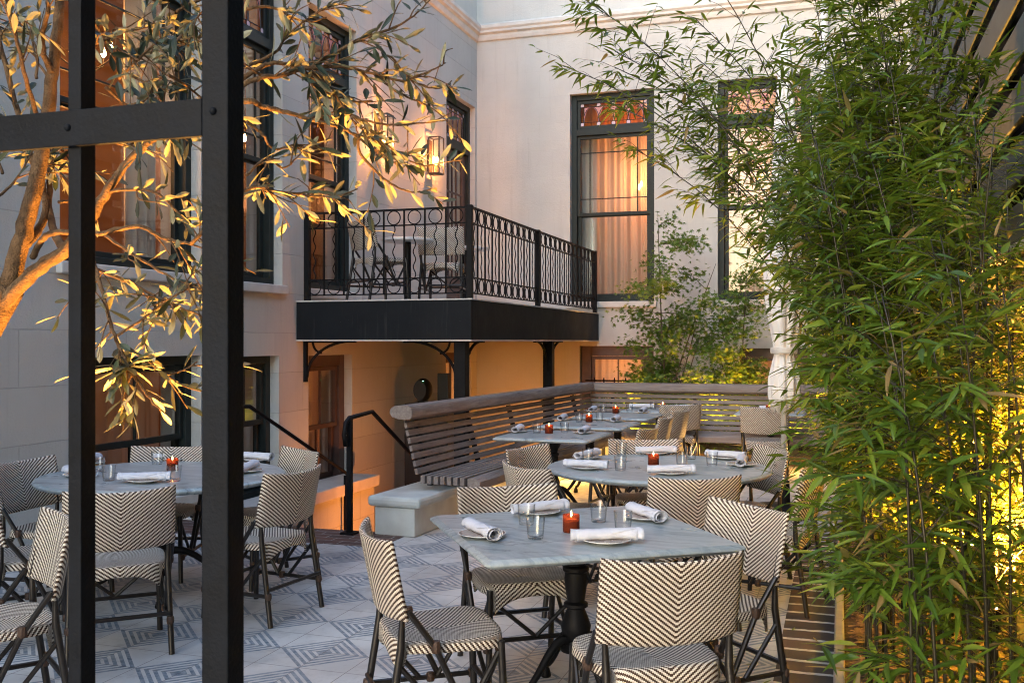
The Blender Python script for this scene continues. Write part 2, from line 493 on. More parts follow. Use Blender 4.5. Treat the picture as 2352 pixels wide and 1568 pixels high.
def tumbler_glass():
    t = NT('tumbler glass')
    lw = t.node('ShaderNodeLayerWeight'); lw.inputs[0].default_value = 0.5
    tr = t.node('ShaderNodeBsdfTransparent'); gl = t.node('ShaderNodeBsdfGlossy'); gl.inputs['Roughness'].default_value = 0.03
    t.l.new(t.mix(t.math('POWER', lw.outputs['Facing'], 2.5), (0.98,0.985,0.985,1), (0.50,0.54,0.55,1)), tr.inputs[0])
    mx = t.node('ShaderNodeMixShader')
    t.l.new(t.math('MINIMUM', t.math('ADD', t.math('MULTIPLY', t.math('POWER', lw.outputs['Facing'], 3.0), 0.8), 0.045), 1.0), mx.inputs[0])
    t.l.new(tr.outputs[0], mx.inputs[1]); t.l.new(gl.outputs[0], mx.inputs[2]); t.l.new(mx.outputs[0], t.out.inputs[0])
    return t.m
M['tumbler'] = tumbler_glass()
M['china'] = simple('white china', (0.78,0.77,0.74), 0.15, var=0.02, bump=0.0)
M['line'] = simple('dark glaze line', (0.25,0.2,0.17), 0.25, var=0.1, bump=0.0)
M['linen'] = simple('white linen', (0.62,0.63,0.68), 0.85, var=0.04, scale=25, bump=0.6, spec=0.2)
M['candle_glass'] = sheet('amber candle glass', (0.22,0.045,0.02), 0.35, 0.30)
M['wax'] = simple('candle wax', (0.45,0.16,0.08), 0.4, var=0.05)
M['flame'] = emit('candle flame', (1.0,0.5,0.13), 22)
M['bulb'] = emit('candle bulb', (1.0,0.42,0.08), 14)
M['bulb_in'] = emit('chandelier bulb', (1.0,0.5,0.16), 30)
M['lens'] = emit('garden spot lens', (1.0,0.66,0.25), 50)
M['led'] = emit('green led', (0.1,1.0,0.25), 6)
M['curtain'] = sheet('sheer curtain', (0.80,0.66,0.52), 0.5, 0.18)
M['drape'] = sheet('heavy drape', (0.55,0.5,0.44), 0.1)
M['inside'] = simple('interior plaster', (0.24,0.13,0.08), 0.9, var=0.1, scale=3)
M['bark'] = simple('olive bark', (0.13,0.08,0.042), 0.85, var=0.5, scale=28, bump=1.6, spec=0.2)
M['twig'] = simple('olive twig', (0.20,0.16,0.11), 0.8, var=0.25, scale=40, bump=0.3, spec=0.2)
M['olive'] = leaf_mat('olive leaf', [(0.0,(0.012,0.026,0.022)), (0.5,(0.022,0.042,0.033)), (1.0,(0.055,0.08,0.04))], 0.10, (0.12,0.13,0.04), (0.22,0.22,0.14), 0.5)
M['bamboo'] = leaf_mat('bamboo leaf', [(0.0,(0.026,0.066,0.010)), (0.35,(0.07,0.15,0.016)), (0.7,(0.14,0.24,0.026)), (0.92,(0.26,0.32,0.04)), (0.95,(0.24,0.22,0.04)), (1.0,(0.30,0.21,0.09))], 0.45, (0.34,0.33,0.02))
M['culm'] = simple('dark bamboo culm', (0.016,0.014,0.006), 0.4, var=0.5, scale=9, bump=0.15)
M['maple'] = leaf_mat('maple leaf', [(0.0,(0.035,0.095,0.018)), (0.5,(0.075,0.175,0.028)), (1.0,(0.16,0.26,0.04))], 0.42, (0.26,0.30,0.02))
M['maple_bark'] = simple('maple bark', (0.07,0.05,0.035), 0.8, var=0.3, scale=20, bump=0.4)
M['canvas'] = simple('white canvas', (0.74,0.74,0.73), 0.8, var=0.05, scale=5, bump=0.15, spec=0.2)
M['pipe'] = simple('painted downpipe', (0.55,0.55,0.52), 0.5, var=0.08)
M['slat'] = simple('green grey boards', (0.045,0.06,0.057), 0.75, var=0.25, scale=5, bump=0.2)
M['black'] = simple('black plastic', (0.008,0.008,0.009), 0.45, var=0.2)
M['dark'] = simple('dark void paint', (0.012,0.010,0.009), 0.9)
M['white_stone'] = simple('white table top', (0.62,0.61,0.58), 0.35, var=0.08, bump=0.02)
M['amber_pane'] = glass('amber stained glass', (1.0,0.72,0.42), 0.8, 0.05, 0.03)
M['pink_pane'] = sheet('pink opal glass', (0.80,0.46,0.46), 0.35, 0.1)
M['pale_pane'] = sheet('pale opal glass', (0.85,0.75,0.82), 0.35, 0.05)
M['lead'] = simple('lead came', (0.02,0.017,0.016), 0.5)

# ------------------------------------------------------------------ the ground
LX, BY, RX = -5.67, 15.35, 0.90           # left wall, back wall, right wall
m = MB(); m.add([(-200,-200,-1.2),(200,-200,-1.2),(200,200,-1.2),(-200,200,-1.2)], [(0,1,2,3)])
tag(m.build('ground', M['ground']), kind='structure')
m = MB(); m.box(-9, -0.30, -5, 7.02, -1.15, 0.0)
m.box(-3.4, -0.30, 7.02, 8.6, -1.15, 0.0)
tag(m.build('terrace_floor', M['tile']), kind='structure')
m = MB(); m.box(-3.4, -0.03, 8.6, 13.3, -1.15, -0.004)
tag(m.build('paving', M['pavers']), kind='structure')
m = MB(); m.box(-5.67, -3.4, 7.02, 7.56, -1.15, 0.004)
tag(m.build('brick_pavement', M['brick_run']), kind='structure')
m = MB(); m.box(-0.30, -0.03, -5, 8.6, -1.15, 0.006)
tag(m.build('brick_path', M['brick_row']), kind='structure')
m = MB(); m.box(-5.67, -3.4, 8.9, 15.35, -1.15, -0.95)
tag(m.build('basement_floor', M['brick_step']), kind='structure')
m = MB(); m.box(-0.03, RX, -5, 15.35, -1.15, 0.03)
m.box(-3.3, -0.03, 13.3, 15.35, -1.15, 0.12)
tag(m.build('planting_bed', M['soil']), kind='structure')
# loose mulch flakes over the bed, uncountable
m = MB()
rr = random.Random(3)
for i in range(2600):
    x, y = rr.uniform(0.08,0.88), rr.uniform(2.2,8.0)
    a = rr.uniform(0,6.28); l = rr.uniform(0.02,0.06); w = rr.uniform(0.006,0.016); z = 0.034+rr.uniform(0,0.02)
    dx, dy = math.cos(a)*l, math.sin(a)*l; ex, ey = -math.sin(a)*w, math.cos(a)*w
    tl = rr.uniform(-0.012,0.014)
    m.add([(x-dx-ex,y-dy-ey,z),(x+dx-ex,y+dy-ey,z+tl),(x+dx+ex,y+dy+ey,z+tl+0.004),(x-dx+ex,y-dy+ey,z+0.003)], [(0,1,2,3)])
tag(m.build('mulch', simple('leaf litter', (0.12,0.075,0.045), 0.9, var=0.7, scale=14)), kind='stuff')
m = MB(); m.box(-0.03, 0.02, -5, 10.5, 0.031, 0.085)
tag(m.build('bed_edging', M['concrete'], bevel=0.01), 'low grey concrete edging between the brick path and the bamboo bed', 'edging')
# stairs
m = MB()
for i in range(6):
    m.box(-5.22, -3.8, 7.562+0.30*i, 7.562+0.30*(i+1) - (0 if i == 5 else -0.02), -1.15, -0.158*(i+1)+0.001*i)
tag(m.build('stairs', M['brick_step'], bevel=0.008), 'brick steps going down beside the house wall to the basement', 'stairs')
m = MB(); m.box(-5.665, -5.25, 7.565, 10.7, -1.14, -0.11)
areaway = thing('areaway_wall', 'low painted wall along the basement windows left of the steps', 'wall', (-5.46, 9.0, -0.9))
def own(o, root):
    o.parent = root
    o.matrix_parent_inverse = Matrix.LocRotScale(root.location, root.rotation_euler, None).inverted()
    return o
own(m.build('wall_body', M['stucco_y']), areaway)
m = MB(); m.box(-5.66, -5.20, 7.57, 10.75, -0.108, 0.02); own(m.build('coping', M['trim'], bevel=0.01), areaway)

# ------------------------------------------------------------------ the house: two wings with openings
house = thing('house', 'cream stucco house with dark green sash windows around the courtyard', 'building', (LX, BY, 0))
TOP = 8.6
DEEP = 0.19
def loc_left(l, n, z): return (LX + n, l, z)
def loc_back(l, n, z): return (l, BY - n, z)
def lbox(mb, fr, l0, l1, n0, n1, z0, z1):
    a = fr(l0, n0, z0); b = fr(l1, n1, z1)
    mb.box(min(a[0],b[0]), max(a[0],b[0]), min(a[1],b[1]), max(a[1],b[1]), z0, z1)
def wall_holes(fr, L0, L1, Z0, Z1, holes, flip):
    mb = MB()
    ls = sorted({L0, L1, *[h[0] for h in holes], *[h[1] for h in holes]})
    zs = sorted({Z0, Z1, *[h[2] for h in holes], *[h[3] for h in holes]})
    def q(pts):
        f = (0,1,2,3)
        mb.add([fr(*p) for p in pts], [f[::-1] if flip else f])
    for i in range(len(ls)-1):
        for j in range(len(zs)-1):
            cl, cz = (ls[i]+ls[i+1])/2, (zs[j]+zs[j+1])/2
            if any(h[0] < cl < h[1] and h[2] < cz < h[3] for h in holes): continue
            q([(ls[i],0,zs[j]), (ls[i+1],0,zs[j]), (ls[i+1],0,zs[j+1]), (ls[i],0,zs[j+1])])
            q([(ls[i+1],-0.45,zs[j]), (ls[i],-0.45,zs[j]), (ls[i],-0.45,zs[j+1]), (ls[i+1],-0.45,zs[j+1])])
    for a, b, c, d in holes:
        D = -0.45
        q([(a,0,c),(a,0,d),(a,D,d),(a,D,c)]); q([(b,0,c),(b,D,c),(b,D,d),(b,0,d)])
        q([(a,0,d),(b,0,d),(b,D,d),(a,D,d)]); q([(a,0,c),(a,D,c),(b,D,c),(b,0,c)])
    return mb
LH = {'G': (6.15, 7.92, 2.22, 5.42), 'two': (8.05, 9.35, 2.2, 5.42), 'three': (9.9, 11.07, 2.2, 5.42), 'door': (14.02, 15.27, 2.03, 5.42),
      'bG': (6.45, 7.92, 0.22, 1.47), 'btwo': (8.1, 9.28, -0.02, 1.45), 'bthree': (9.9, 10.95, -0.1, 1.44), 'bdoor': (14.0, 15.1, -0.95, 1.43)}
BH = {'one': (-4.09, -2.74, 2.23, 5.53), 'two': (-1.77, -0.42, 2.23, 5.56), 'bA': (-3.93, -2.75, 0.35, 1.53), 'bB': (-1.45, -0.45, 0.35, 1.50)}
w = wall_holes(loc_left, -6.0, BY+0.45, -1.15, TOP, list(LH.values()), False)
own(w.build('left_wall', M['stucco_y']), house)['label'] = 'pale scored stucco side wall on the left'
w = wall_holes(loc_back, LX-0.45, 2.2, -1.15, TOP, list(BH.values()), False)
own(w.build('back_wall', M['stucco_x']), house)['label'] = 'smooth stucco end wall at the back'
# string course, same profile on both wings
m = MB()
prof = [(0.0,6.50),(0.035,6.515),(0.05,6.56),(0.05,6.60),(0.095,6.625),(0.095,6.66),(0.12,6.69),(0.12,6.74),(0.0,6.80)]
for (n0,z0),(n1,z1) in zip(prof, prof[1:]):
    m.add([(LX+n0,-6,z0),(LX+n1,-6,z1),(LX+n1,BY-n1,z1),(LX+n0,BY-n0,z0)], [(0,1,2,3)])
    m.add([(LX+n0,BY-n0,z0),(LX+n1,BY-n1,z1),(2.2,BY-n1,z1),(2.2,BY-n0,z0)], [(0,1,2,3)])
own(m.build('string_course', M['trim']), house)
# interior behind the windows: closed corridor space, so that the sky does not fall in
m = MB()
m.box(LX-2.2, LX-2.1, -6, BY+2.2, -1.15, TOP); m.box(LX-2.1, 2.2, BY+2.1, BY+2.2, -1.15, TOP)
m.box(LX-2.1, LX-0.46, -6.0, BY+2.1, TOP-0.1, TOP-0.01); m.box(LX-0.46, 2.2, BY+0.46, BY+2.1, TOP-0.1, TOP-0.01)
m.box(LX-2.1, LX-0.46, -6.0, BY+2.1, 1.75, 1.95); m.box(LX-0.46, 2.2, BY+0.46, BY+2.1, 1.75, 1.95)
m.box(2.2, 2.3, BY, BY+2.2, -1.15, TOP); m.box(LX-2.1, LX-0.46, -6.1, -6.0, -1.15, TOP)
own(m.build('inner_wall', M['inside']), house)
m = MB(); m.box(LX-2.3, LX+0.0, -6.1, BY+2.3, TOP+0.005, TOP+0.2); m.box(LX+0.003, 2.4, BY, BY+2.3, TOP+0.005, TOP+0.2)
own(m.build('roof_parapet', M['trim']), house)

def curtain(fr, l0, l1, z0, z1, n, mat, seed, parent, waves=9, amp=0.035):
    r_ = random.Random(seed); ph = [r_.uniform(0,6.28) for _ in range(4)]
    W_ = l1-l0
    def fn(u, v):
        x = u*W_
        d = amp*(math.sin(x*2*PI*waves/1.2+ph[0]) + 0.55*math.sin(x*2*PI*waves*1.73/1.2+ph[1]+0.4*v) + 0.3*math.sin(x*41+ph[2]))
        return fr(l0+x, n+d, z0+v*(z1-z0))
    mb = MB(); mb.grid(fn, int(W_*90), 4)
    return own(mb.build('curtain', mat, smooth=True), parent)

def sash(fr, l0, l1, z0, z1, n, w=0.05, t=0.045, bars_l=(), bars_z=(), bw=0.016):
    mb = MB()
    lbox(mb, fr, l0, l0+w, n-t/2, n+t/2, z0, z1); lbox(mb, fr, l1-w, l1, n-t/2, n+t/2, z0, z1)
    lbox(mb, fr, l0+w, l1-w, n-t/2+0.002, n+t/2-0.002, z0, z0+w); lbox(mb, fr, l0+w, l1-w, n-t/2+0.002, n+t/2-0.002, z1-w, z1)
    for b in bars_l: lbox(mb, fr, b-bw/2, b+bw/2, n-0.012, n+0.014, z0+w, z1-w)
    for b in bars_z: lbox(mb, fr, l0+w, l1-w, n-0.010, n+0.012, b-bw/2, b+bw/2)
    return mb
def window(fr, hole, mat, n=-0.16, transom=None, meet=None, prairie=True, muntins=(), casing=0.085, sill=True, trim=True, label=None):
    l0, l1, z0, z1 = hole
    mb = MB()
    c = casing
    lbox(mb, fr, l0+0.002, l0+c, n-0.07, n+0.055, z0+0.002, z1-0.002); lbox(mb, fr, l1-c, l1-0.002, n-0.07, n+0.055, z0+0.002, z1-0.002)
    lbox(mb, fr, l0+c, l1-c, n-0.07, n+0.053, z1-c, z1-0.003); lbox(mb, fr, l0+c, l1-c, n-0.07, n+0.07, z0+0.003, z0+0.07)
    if transom: lbox(mb, fr, l0+c, l1-c, n-0.07, n+0.075, transom-0.05, transom+0.05)
    win = own(mb.build('window', mat, bevel=0.004), house)
    if label: win['label'] = label
    a, b, top = l0+c+0.004, l1-c-0.004, (transom-0.05 if transom else z1-c)-0.004
    bot = z0+0.074
    mid = meet if meet else (bot+top)/2
    if prairie:
        ins = (b-a)*0.13
        s1 = sash(fr, a, b, mid-0.02, top, n+0.005, 0.05, bars_l=(a+0.05+ins, b-0.05-ins), bars_z=(top-0.05-0.22, mid+0.03+0.22))
    else:
        s1 = sash(fr, a, b, mid-0.02, top, n+0.005, 0.05, bars_l=[a+(b-a)*q for q in muntins])
    own(s1.build('sash', mat, bevel=0.003), win)
    s2 = sash(fr, a+0.001, b-0.001, bot, mid+0.02, n-0.045, 0.055, bars_l=[a+(b-a)*q for q in muntins] if not prairie else ())
    own(s2.build('sash', mat, bevel=0.003), win)
    mb = MB(); lbox(mb, fr, a+0.02, b-0.02, n-0.002, n+0.002, mid, top-0.03); own(mb.build('pane', M['pane']), win)
    mb = MB(); lbox(mb, fr, a+0.02, b-0.02, n-0.047, n-0.043, bot+0.02, mid); own(mb.build('pane', M['pane']), win)
    if sill:
        mb = MB(); lbox(mb, fr, l0-0.04, l1+0.04, -0.10, 0.055, z0-0.10, z0-0.003); own(mb.build('sill', M['trim'], bevel=0.012), win)
    return win
def stained(fr, l0, l1, z0, z1, n, win, mat):
    own(sash(fr, l0, l1, z0, z1, n, 0.05).build('transom_sash', mat, bevel=0.003), win)
    a, b, c, d = l0+0.05, l1-0.05, z0+0.05, z1-0.05
    mb = MB(); lbox(mb, fr, a, b, n-0.003, n+0.001, c, d); own(mb.build('stained_pane', M['amber_pane']), win)
    bd = 0.055; ia, ib, ic, id_ = a+bd, b-bd, c+bd, d-bd*0.9
    k = 4; s = (ib-ia)/k
    lead = MB(); pink = MB(); pale = MB()
    T = lambda l, z: Vector(fr(l, n+0.006, z))
    for z in (ic, id_): lead.tube([T(a,z), T(b,z)], 0.005, 5)
    for l in (ia, ib): lead.tube([T(l,c), T(l,d)], 0.005, 5)
    hgt = id_-ic
    def arc(i, q): return ia+s*(i+0.5)-s*0.55*math.cos(PI*q), ic+hgt*math.sin(PI*q)
    for i in range(k):
        lead.tube([T(*arc(i, q/14)) for q in range(15)], 0.005, 5)
    for i in range(k+1):
        x = ia+s*i
        pts = []
        if i > 0: pts += [(x+(-s*0.02)-s*0.48*(1-math.cos(PI/2*(1-q/6))) - 0.0, ic+hgt*math.sin(PI/2*(1-q/6))*0.97) for q in range(6,-1,-1)][::-1]
        right = [(x+s*0.02+s*0.48*(1-math.cos(PI/2*q/6)), ic+hgt*math.sin(PI/2*q/6)*0.97) for q in range(7)]
        left = [(x-s*0.02-s*0.48*(1-math.cos(PI/2*q/6)), ic+hgt*math.sin(PI/2*q/6)*0.97) for q in range(7)]
        if i == 0: left = [(x+0.004, ic), (x+0.004, id_-0.01)]
        if i == k: right = [(x-0.004, ic), (x-0.004, id_-0.01)]
        poly = left + right[::-1]
        vs_ = [fr(l, n+0.0035, z) for l, z in poly]
        pink = MB(); pink.add(vs_, [tuple(range(len(vs_)))]); own(pink.build('fan_glass', M['pink_pane']), win)
    for i in range(k+1):
        for z in (c+bd*0.45, d-bd*0.42):
            l = ia+s*i if 0 < i < k else (a+bd*0.45 if i == 0 else b-bd*0.45)
            cc = [fr(l+0.032*math.cos(q*PI/8), n+0.008, z+0.032*math.sin(q*PI/8)) for q in range(16)]
            pale = MB(); pale.add(cc, [tuple(range(16))]); own(pale.build('glass_roundel', M['pale_pane']), win)
            lead.tube([fr(l+0.034*math.cos(q*PI/8), n+0.008, z+0.034*math.sin(q*PI/8)) for q in range(16)], 0.004, 5, close=True)
    own(lead.build('lead_came', M['lead']), win)

# upper floor windows, left wing
wg = window(loc_left, LH['G'], M['frame'], transom=4.75, meet=3.5, label='tall sash window behind the olive branches, lit orange inside')
stained(loc_left, 6.24, 7.83, 4.81, 5.33, -0.155, wg, M['frame'])
w2 = window(loc_left, LH['two'], M['frame'], transom=4.75, meet=3.5)
stained(loc_left, 8.14, 9.26, 4.81, 5.33, -0.155, w2, M['frame'])
w3 = window(loc_left, LH['three'], M['frame'], transom=4.75, meet=3.5, label='tall sash window behind the balcony chairs')
stained(loc_left, 9.99, 10.98, 4.81, 5.33, -0.155, w3, M['frame'])
for wnd, h in ((w2,'two'),(w3,'three')):
    a, b, c, d = LH[h]
    curtain(loc_left, a+0.1, b-0.05, c, d, -0.62, M['curtain'], 5+int(a), wnd)
a, b, c, d = LH['G']; curtain(loc_left, b-0.35, b+0.1, c, d, -0.6, M['drape'], 3, wg)
# back wing
w4 = window(loc_back, BH['one'], M['frame'], transom=4.93, meet=3.62, label='tall lit sash window with stained glass transom above the bench corner')
stained(loc_back, -4.0, -2.83, 4.99, 5.44, -0.155, w4, M['frame'])
curtain(loc_back, -4.2, -2.6, 2.1, 5.7, -0.62, M['curtain'], 21, w4, waves=8)
curtain(loc_back, -4.12, -3.78, 2.1, 5.6, -0.50, M['drape'], 25, w4, waves=8)
w5 = window(loc_back, BH['two'], M['frame'], transom=4.95, meet=3.64, label='tall lit sash window half behind the bamboo')
stained(loc_back, -1.68, -0.51, 5.01, 5.47, -0.155, w5, M['frame'])
curtain(loc_back, -1.9, -0.3, 2.1, 5.7, -0.62, M['curtain'], 22, w5, waves=8)
# basement windows
wb = [window(loc_left, LH['bG'], M['frame'], prairie=False, muntins=(0.5,), meet=0.72, sill=True),
      window(loc_left, LH['btwo'], M['frame'], prairie=False, muntins=(0.33,0.66), meet=0.75, sill=False),
      window(loc_left, LH['bthree'], M['door'], prairie=False, muntins=(0.5,), meet=0.6, sill=False, casing=0.13),
      window(loc_back, BH['bA'], M['door'], prairie=False, muntins=(0.5,), meet=0.75, sill=True, casing=0.16),
      window(loc_back, BH['bB'], M['door'], prairie=False, muntins=(0.5,), meet=0.75, sill=True, casing=0.14)]
for i, (fr, h) in enumerate(((loc_left,LH['bG']),(loc_left,LH['btwo']),(loc_left,LH['bthree']),(loc_back,BH['bA']),(loc_back,BH['bB']))):
    curtain(fr, h[0]-0.05, h[1]+0.05, h[2]-0.1, h[3]+0.05, -0.5, M['curtain'], 40+i, wb[i], waves=7, amp=0.02)
# iron bar across the back basement window
m = MB()
y = BY+0.06
m.tube([(-3.85,y,0.98),(-2.85,y,0.98)], 0.014, 6)
for x in (-3.7,-3.55,-3.38,-3.2,-3.08,-2.95):
    m.tube([(x,y,1.03),(x,y-0.02,0.98),(x+0.01,y,0.88)], [0.006,0.018,0.004], 6)
own(m.build('window_guard', M['iron']), wb[3])
# upper door with its transom light
l0, l1, z0, z1 = LH['door']
m = MB()
for (a, b, c, d) in ((l0+.002,l0+.09,z0,z1-.003),(l1-.09,l1-.002,z0,z1-.003)): lbox(m, loc_left, a, b, -0.22, -0.09, c, d)
lbox(m, loc_left, l0+.09, l1-.09, -0.22, -0.092, z1-0.09, z1-0.004); lbox(m, loc_left, l0+.09, l1-.09, -0.22, -0.07, 4.62, 4.74)
dr = own(m.build('door_frame', M['frame'], bevel=0.004), house)
stained(loc_left, l0+.095, l1-.095, 4.745, 5.325, -0.15, dr, M['frame'])
m = sash(loc_left, l0+.095, l1-.095, z0+0.01, 4.61, -0.16, 0.13, 0.05, bars_l=[l0+.095+q for q in (0.37,0.53,0.70)], bars_z=[2.75+q*0.6 for q in range(4)], bw=0.03)
lbox(m, loc_left, l0+.22, l1-.22, -0.175, -0.145, z0+0.14, 2.62)
own(m.build('door_leaf', M['door'], bevel=0.004), dr)
m = MB(); lbox(m, loc_left, l0+.2, l1-.2, -0.162, -0.158, 2.6, 4.5); own(m.build('pane', M['pane']), dr)
m = MB(); m.tube([loc_left(l0+.17,-0.13,2.95), loc_left(l0+.17,-0.07,2.95), loc_left(l0+.29,-0.07,2.95)], 0.012, 7); own(m.build('door_handle', M['iron']), dr)
curtain(loc_left, l0-0.05, l1+0.05, 2.0, 5.4, -0.6, M['curtain'], 55, dr)
# basement door under the balcony
l0, l1, z0, z1 = LH['bdoor']
m = sash(loc_left, l0+.004, l1-.004, z0+.01, z1-.005, -0.15, 0.16, 0.06, bars_l=[(l0+l1)/2], bars_z=[0.3], bw=0.04)
bd_ = own(m.build('basement_door', M['door'], bevel=0.004), house)
m = MB(); lbox(m, loc_left, l0+.15, l1-.15, -0.152, -0.148, z0+.15, z1-.15); own(m.build('pane', M['pane']), bd_)
curtain(loc_left, l0-0.05, l1+0.05, z0, z1, -0.45, M['curtain'], 57, bd_)

# lamps inside the rooms: chandeliers the windows show
def chandelier(name, label, loc, energy, arms=5, rad=0.28, power_col=AMBER):
    t = thing(name, label, 'chandelier', loc)
    m = MB(); m.tube([(0,0,-0.15),(0,0,0.75)], 0.012, 8); m.lathe([(0.005,-0.18),(0.04,-0.14),(0.02,-0.08),(0.035,-0.02),(0.012,0.05)], 12)
    m.build('stem', M['lead'], t)
    for k in range(arms):
        a = 2*PI*k/arms+0.3
        c, s = math.cos(a), math.sin(a)
        m = MB(); m.tube([(0,0,-0.08),(c*rad*0.5,s*rad*0.5,-0.16),(c*rad,s*rad,-0.08),(c*rad,s*rad,0.0)], 0.008, 6)
        arm = m.build('arm', M['lead'], t)
        m = MB(); m.lathe([(0.006,0.0),(0.024,0.03),(0.02,0.06),(0.003,0.10)], 10, (c*rad,s*rad,0)); m.build('bulb', M['bulb_in'], arm, smooth=True)
    lamp('POINT', 'chandelier_light', (loc[0],loc[1],loc[2]+0.05), energy, power_col, t, 0.2)
    return t
chandelier('chandelier', 'glowing chandelier behind the curtain of the main lit window at the back', (-2.95, BY+1.15, 4.15), 19, power_col=(1,0.32,0.12))
chandelier('chandelier', 'glowing chandelier inside the window half hidden by bamboo', (-1.0, BY+1.15, 4.2), 8, power_col=(1,0.32,0.12))
chandelier('chandelier', 'glowing chandelier inside the window behind the olive branches', (LX-1.0, 7.55, 4.3), 6, rad=0.24, power_col=(1,0.33,0.08))
chandelier('chandelier', 'small lit chandelier low inside the window behind the olive tree', (LX-0.75, 7.15, 3.35), 6, arms=3, rad=0.12, power_col=(1,0.33,0.08))
chandelier('chandelier', 'dim chandelier inside the window behind the balcony', (LX-1.3, 10.6, 4.0), 9, power_col=(1,0.36,0.12))
# dim basement room lights (unseen fittings inside the lit rooms)
for x, y, z, e in ((LX-1.2, 7.2, 1.2, 0.6), (LX-1.2, 8.7, 1.2, 1.5), (LX-1.2, 10.4, 1.2, 1.2), (LX-0.9, 14.5, 0.7, 18), (-3.3, BY+1.2, 1.2, 9), (-0.95, BY+1.2, 1.2, 4)):
    own(lamp('POINT', 'room_light', (x,y,z), e, PEACH, None, 0.15), house)

# downpipes and pilaster behind the bamboo
t = thing('downpipe', 'white round drainpipe on the end wall behind the bamboo', 'drainpipe', (-0.22, BY-0.07, 0))
m = MB(); m.tube([(0,0,0.1),(0,0,8.4)], 0.055, 12); m.build('pipe', M['pipe'], t, smooth=True)
m = MB()
for z in (1.2,3.0,4.9,6.3): m.lathe([(0.066,z),(0.066,z+0.06)], 12)
m.build('bracket', M['pipe'], t)

# ------------------------------------------------------------------ garden wall on the right with board fence above
t = thing('garden_wall', 'warm stucco boundary wall with bands behind the bamboo on the right', 'wall', (RX+0.15, 5, 0))
m = MB(); m.box(RX, RX+0.3, -5, 15.34, -1.15, 2.05); own(m.build('wall_body', M['stucco_warm']), t)
m = MB(); m.box(RX-0.03, RX+0.33, -5, 15.33, 2.053, 2.12); own(m.build('coping', M['trim'], bevel=0.01), t)
t = thing('board_fence', 'tall fence of spaced green grey boards above the garden wall', 'fence', (RX+0.2, 5, 2.12))
m = MB()
for i in range(20):
    z = 2.16+0.34*i
    m.box(RX+0.05, RX+0.09, -5, 15.3, z, z+0.22)
own(m.build('board', M['slat'], bevel=0.005), t)
for i in range(11):
    m = MB(); m.box(RX+0.105, RX+0.2, -4.5+1.9*i, -4.4+1.9*i, 2.125, 8.2); own(m.build('post', M['dark']), t)
m = MB(); m.box(RX+0.24, RX+0.27, -5, 15.3, 2.13, 8.2); own(m.build('backing', M['dark']), t)

# ------------------------------------------------------------------ wall lanterns
def lantern(label, y, z, energy):
    t = thing('wall_lantern', label, 'wall lamp', (LX, y, z), 0, 'lanterns beside the balcony door')
    W_, D_, H_ = 0.085, 0.16, 0.26
    m = MB(); b = 0.008
    for sy in (-W_,W_):
        for x in (0.04, 0.04+D_): m.box(x-b, x+b, sy-b, sy+b, -H_, H_)
    for z_ in (-H_,H_):
        for sy in (-W_,W_): m.box(0.04, 0.04+D_, sy-b*0.9, sy+b*0.9, z_-b, z_+b)
        for x in (0.04,0.04+D_): m.box(x-b*0.8, x+b*0.8, -W_, W_, z_-b*0.9, z_+b*0.9)
    m.box(0.04, 0.04+D_, -W_, W_, -H_-0.012, -H_-0.008)
    m.build('cage', M['lead'], t)
    m = MB(); m.box(0.0, 0.03, -0.065, 0.065, -0.23, 0.23); m.build('back_plate', M['wrap'], t)
    m = MB()
    for sy in (-W_,W_): m.box(0.05, 0.03+D_, sy-0.002, sy+0.002, -H_+0.01, H_-0.01)
    m.box(0.038+D_, 0.042+D_, -W_+0.01, W_-0.01, -H_+0.01, H_-0.01)
    m.build('glass', M['pane'], t)
    for sy, x in ((-0.045,0.10),(0.0,0.14),(0.045,0.10)):
        m = MB(); m.lathe([(0.011,-H_),(0.011,-0.13)], 8, (x,sy,0)); c = m.build('candle_tube', M['wax'], t)
        m = MB(); m.lathe([(0.008,-0.128),(0.022,-0.09),(0.018,-0.05),(0.003,-0.01)], 10, (x,sy,0)); m.build('bulb', M['bulb'], c, smooth=True)
    lamp('POINT', 'lantern_light', (LX+0.15, y, z-0.06), energy, (1.0,0.33,0.09), t, 0.03)
    return t
lantern('glass wall lantern with three bulbs between the balcony window and door', 11.62, 4.24, 38)
lantern('glass wall lantern with three bulbs right beside the balcony door', 13.33, 4.28, 38)

# ------------------------------------------------------------------ balcony
bal = thing('balcony', 'black balcony on columns with ring patterned iron railing', 'balcony', (-4.65, 12.5, 1.62))
BX0, BX1, BY0, BY1 = LX+0.004, -3.62, 9.63, BY-0.004
m = MB(); m.box(BX0, BX1-0.05, BY0+0.05, BY1, 1.66, 1.94); own(m.build('soffit', M['door']), bal)  # separate dark brown underside, added to cut the light bounced below the deck
m = MB(); m.box(BX0, BX1-0.05, BY0+0.05, BY1, 1.942, 2.03); own(m.build('deck', M['trim']), bal)
m = MB()
m.box(BX0, BX1, BY0, BY0+0.045, 1.62, 2.03); m.box(BX1-0.045, BX1, BY0+0.046, BY1, 1.62, 2.03)
own(m.build('fascia', M['fascia'], bevel=0.004), bal)
m = MB()
m.box(BX0, BX1+0.012, BY0-0.012, BY0+0.05, 2.032, 2.046); m.box(BX1-0.05, BX1+0.012, BY0+0.051, BY1, 2.032, 2.046)
m.box(BX0, BX1+0.006, BY0-0.006, BY0+0.05, 1.604, 1.617); m.box(BX1-0.05, BX1+0.006, BY0+0.051, BY1, 1.604, 1.617)
own(m.build('edge_strip', M['trim']), bal)
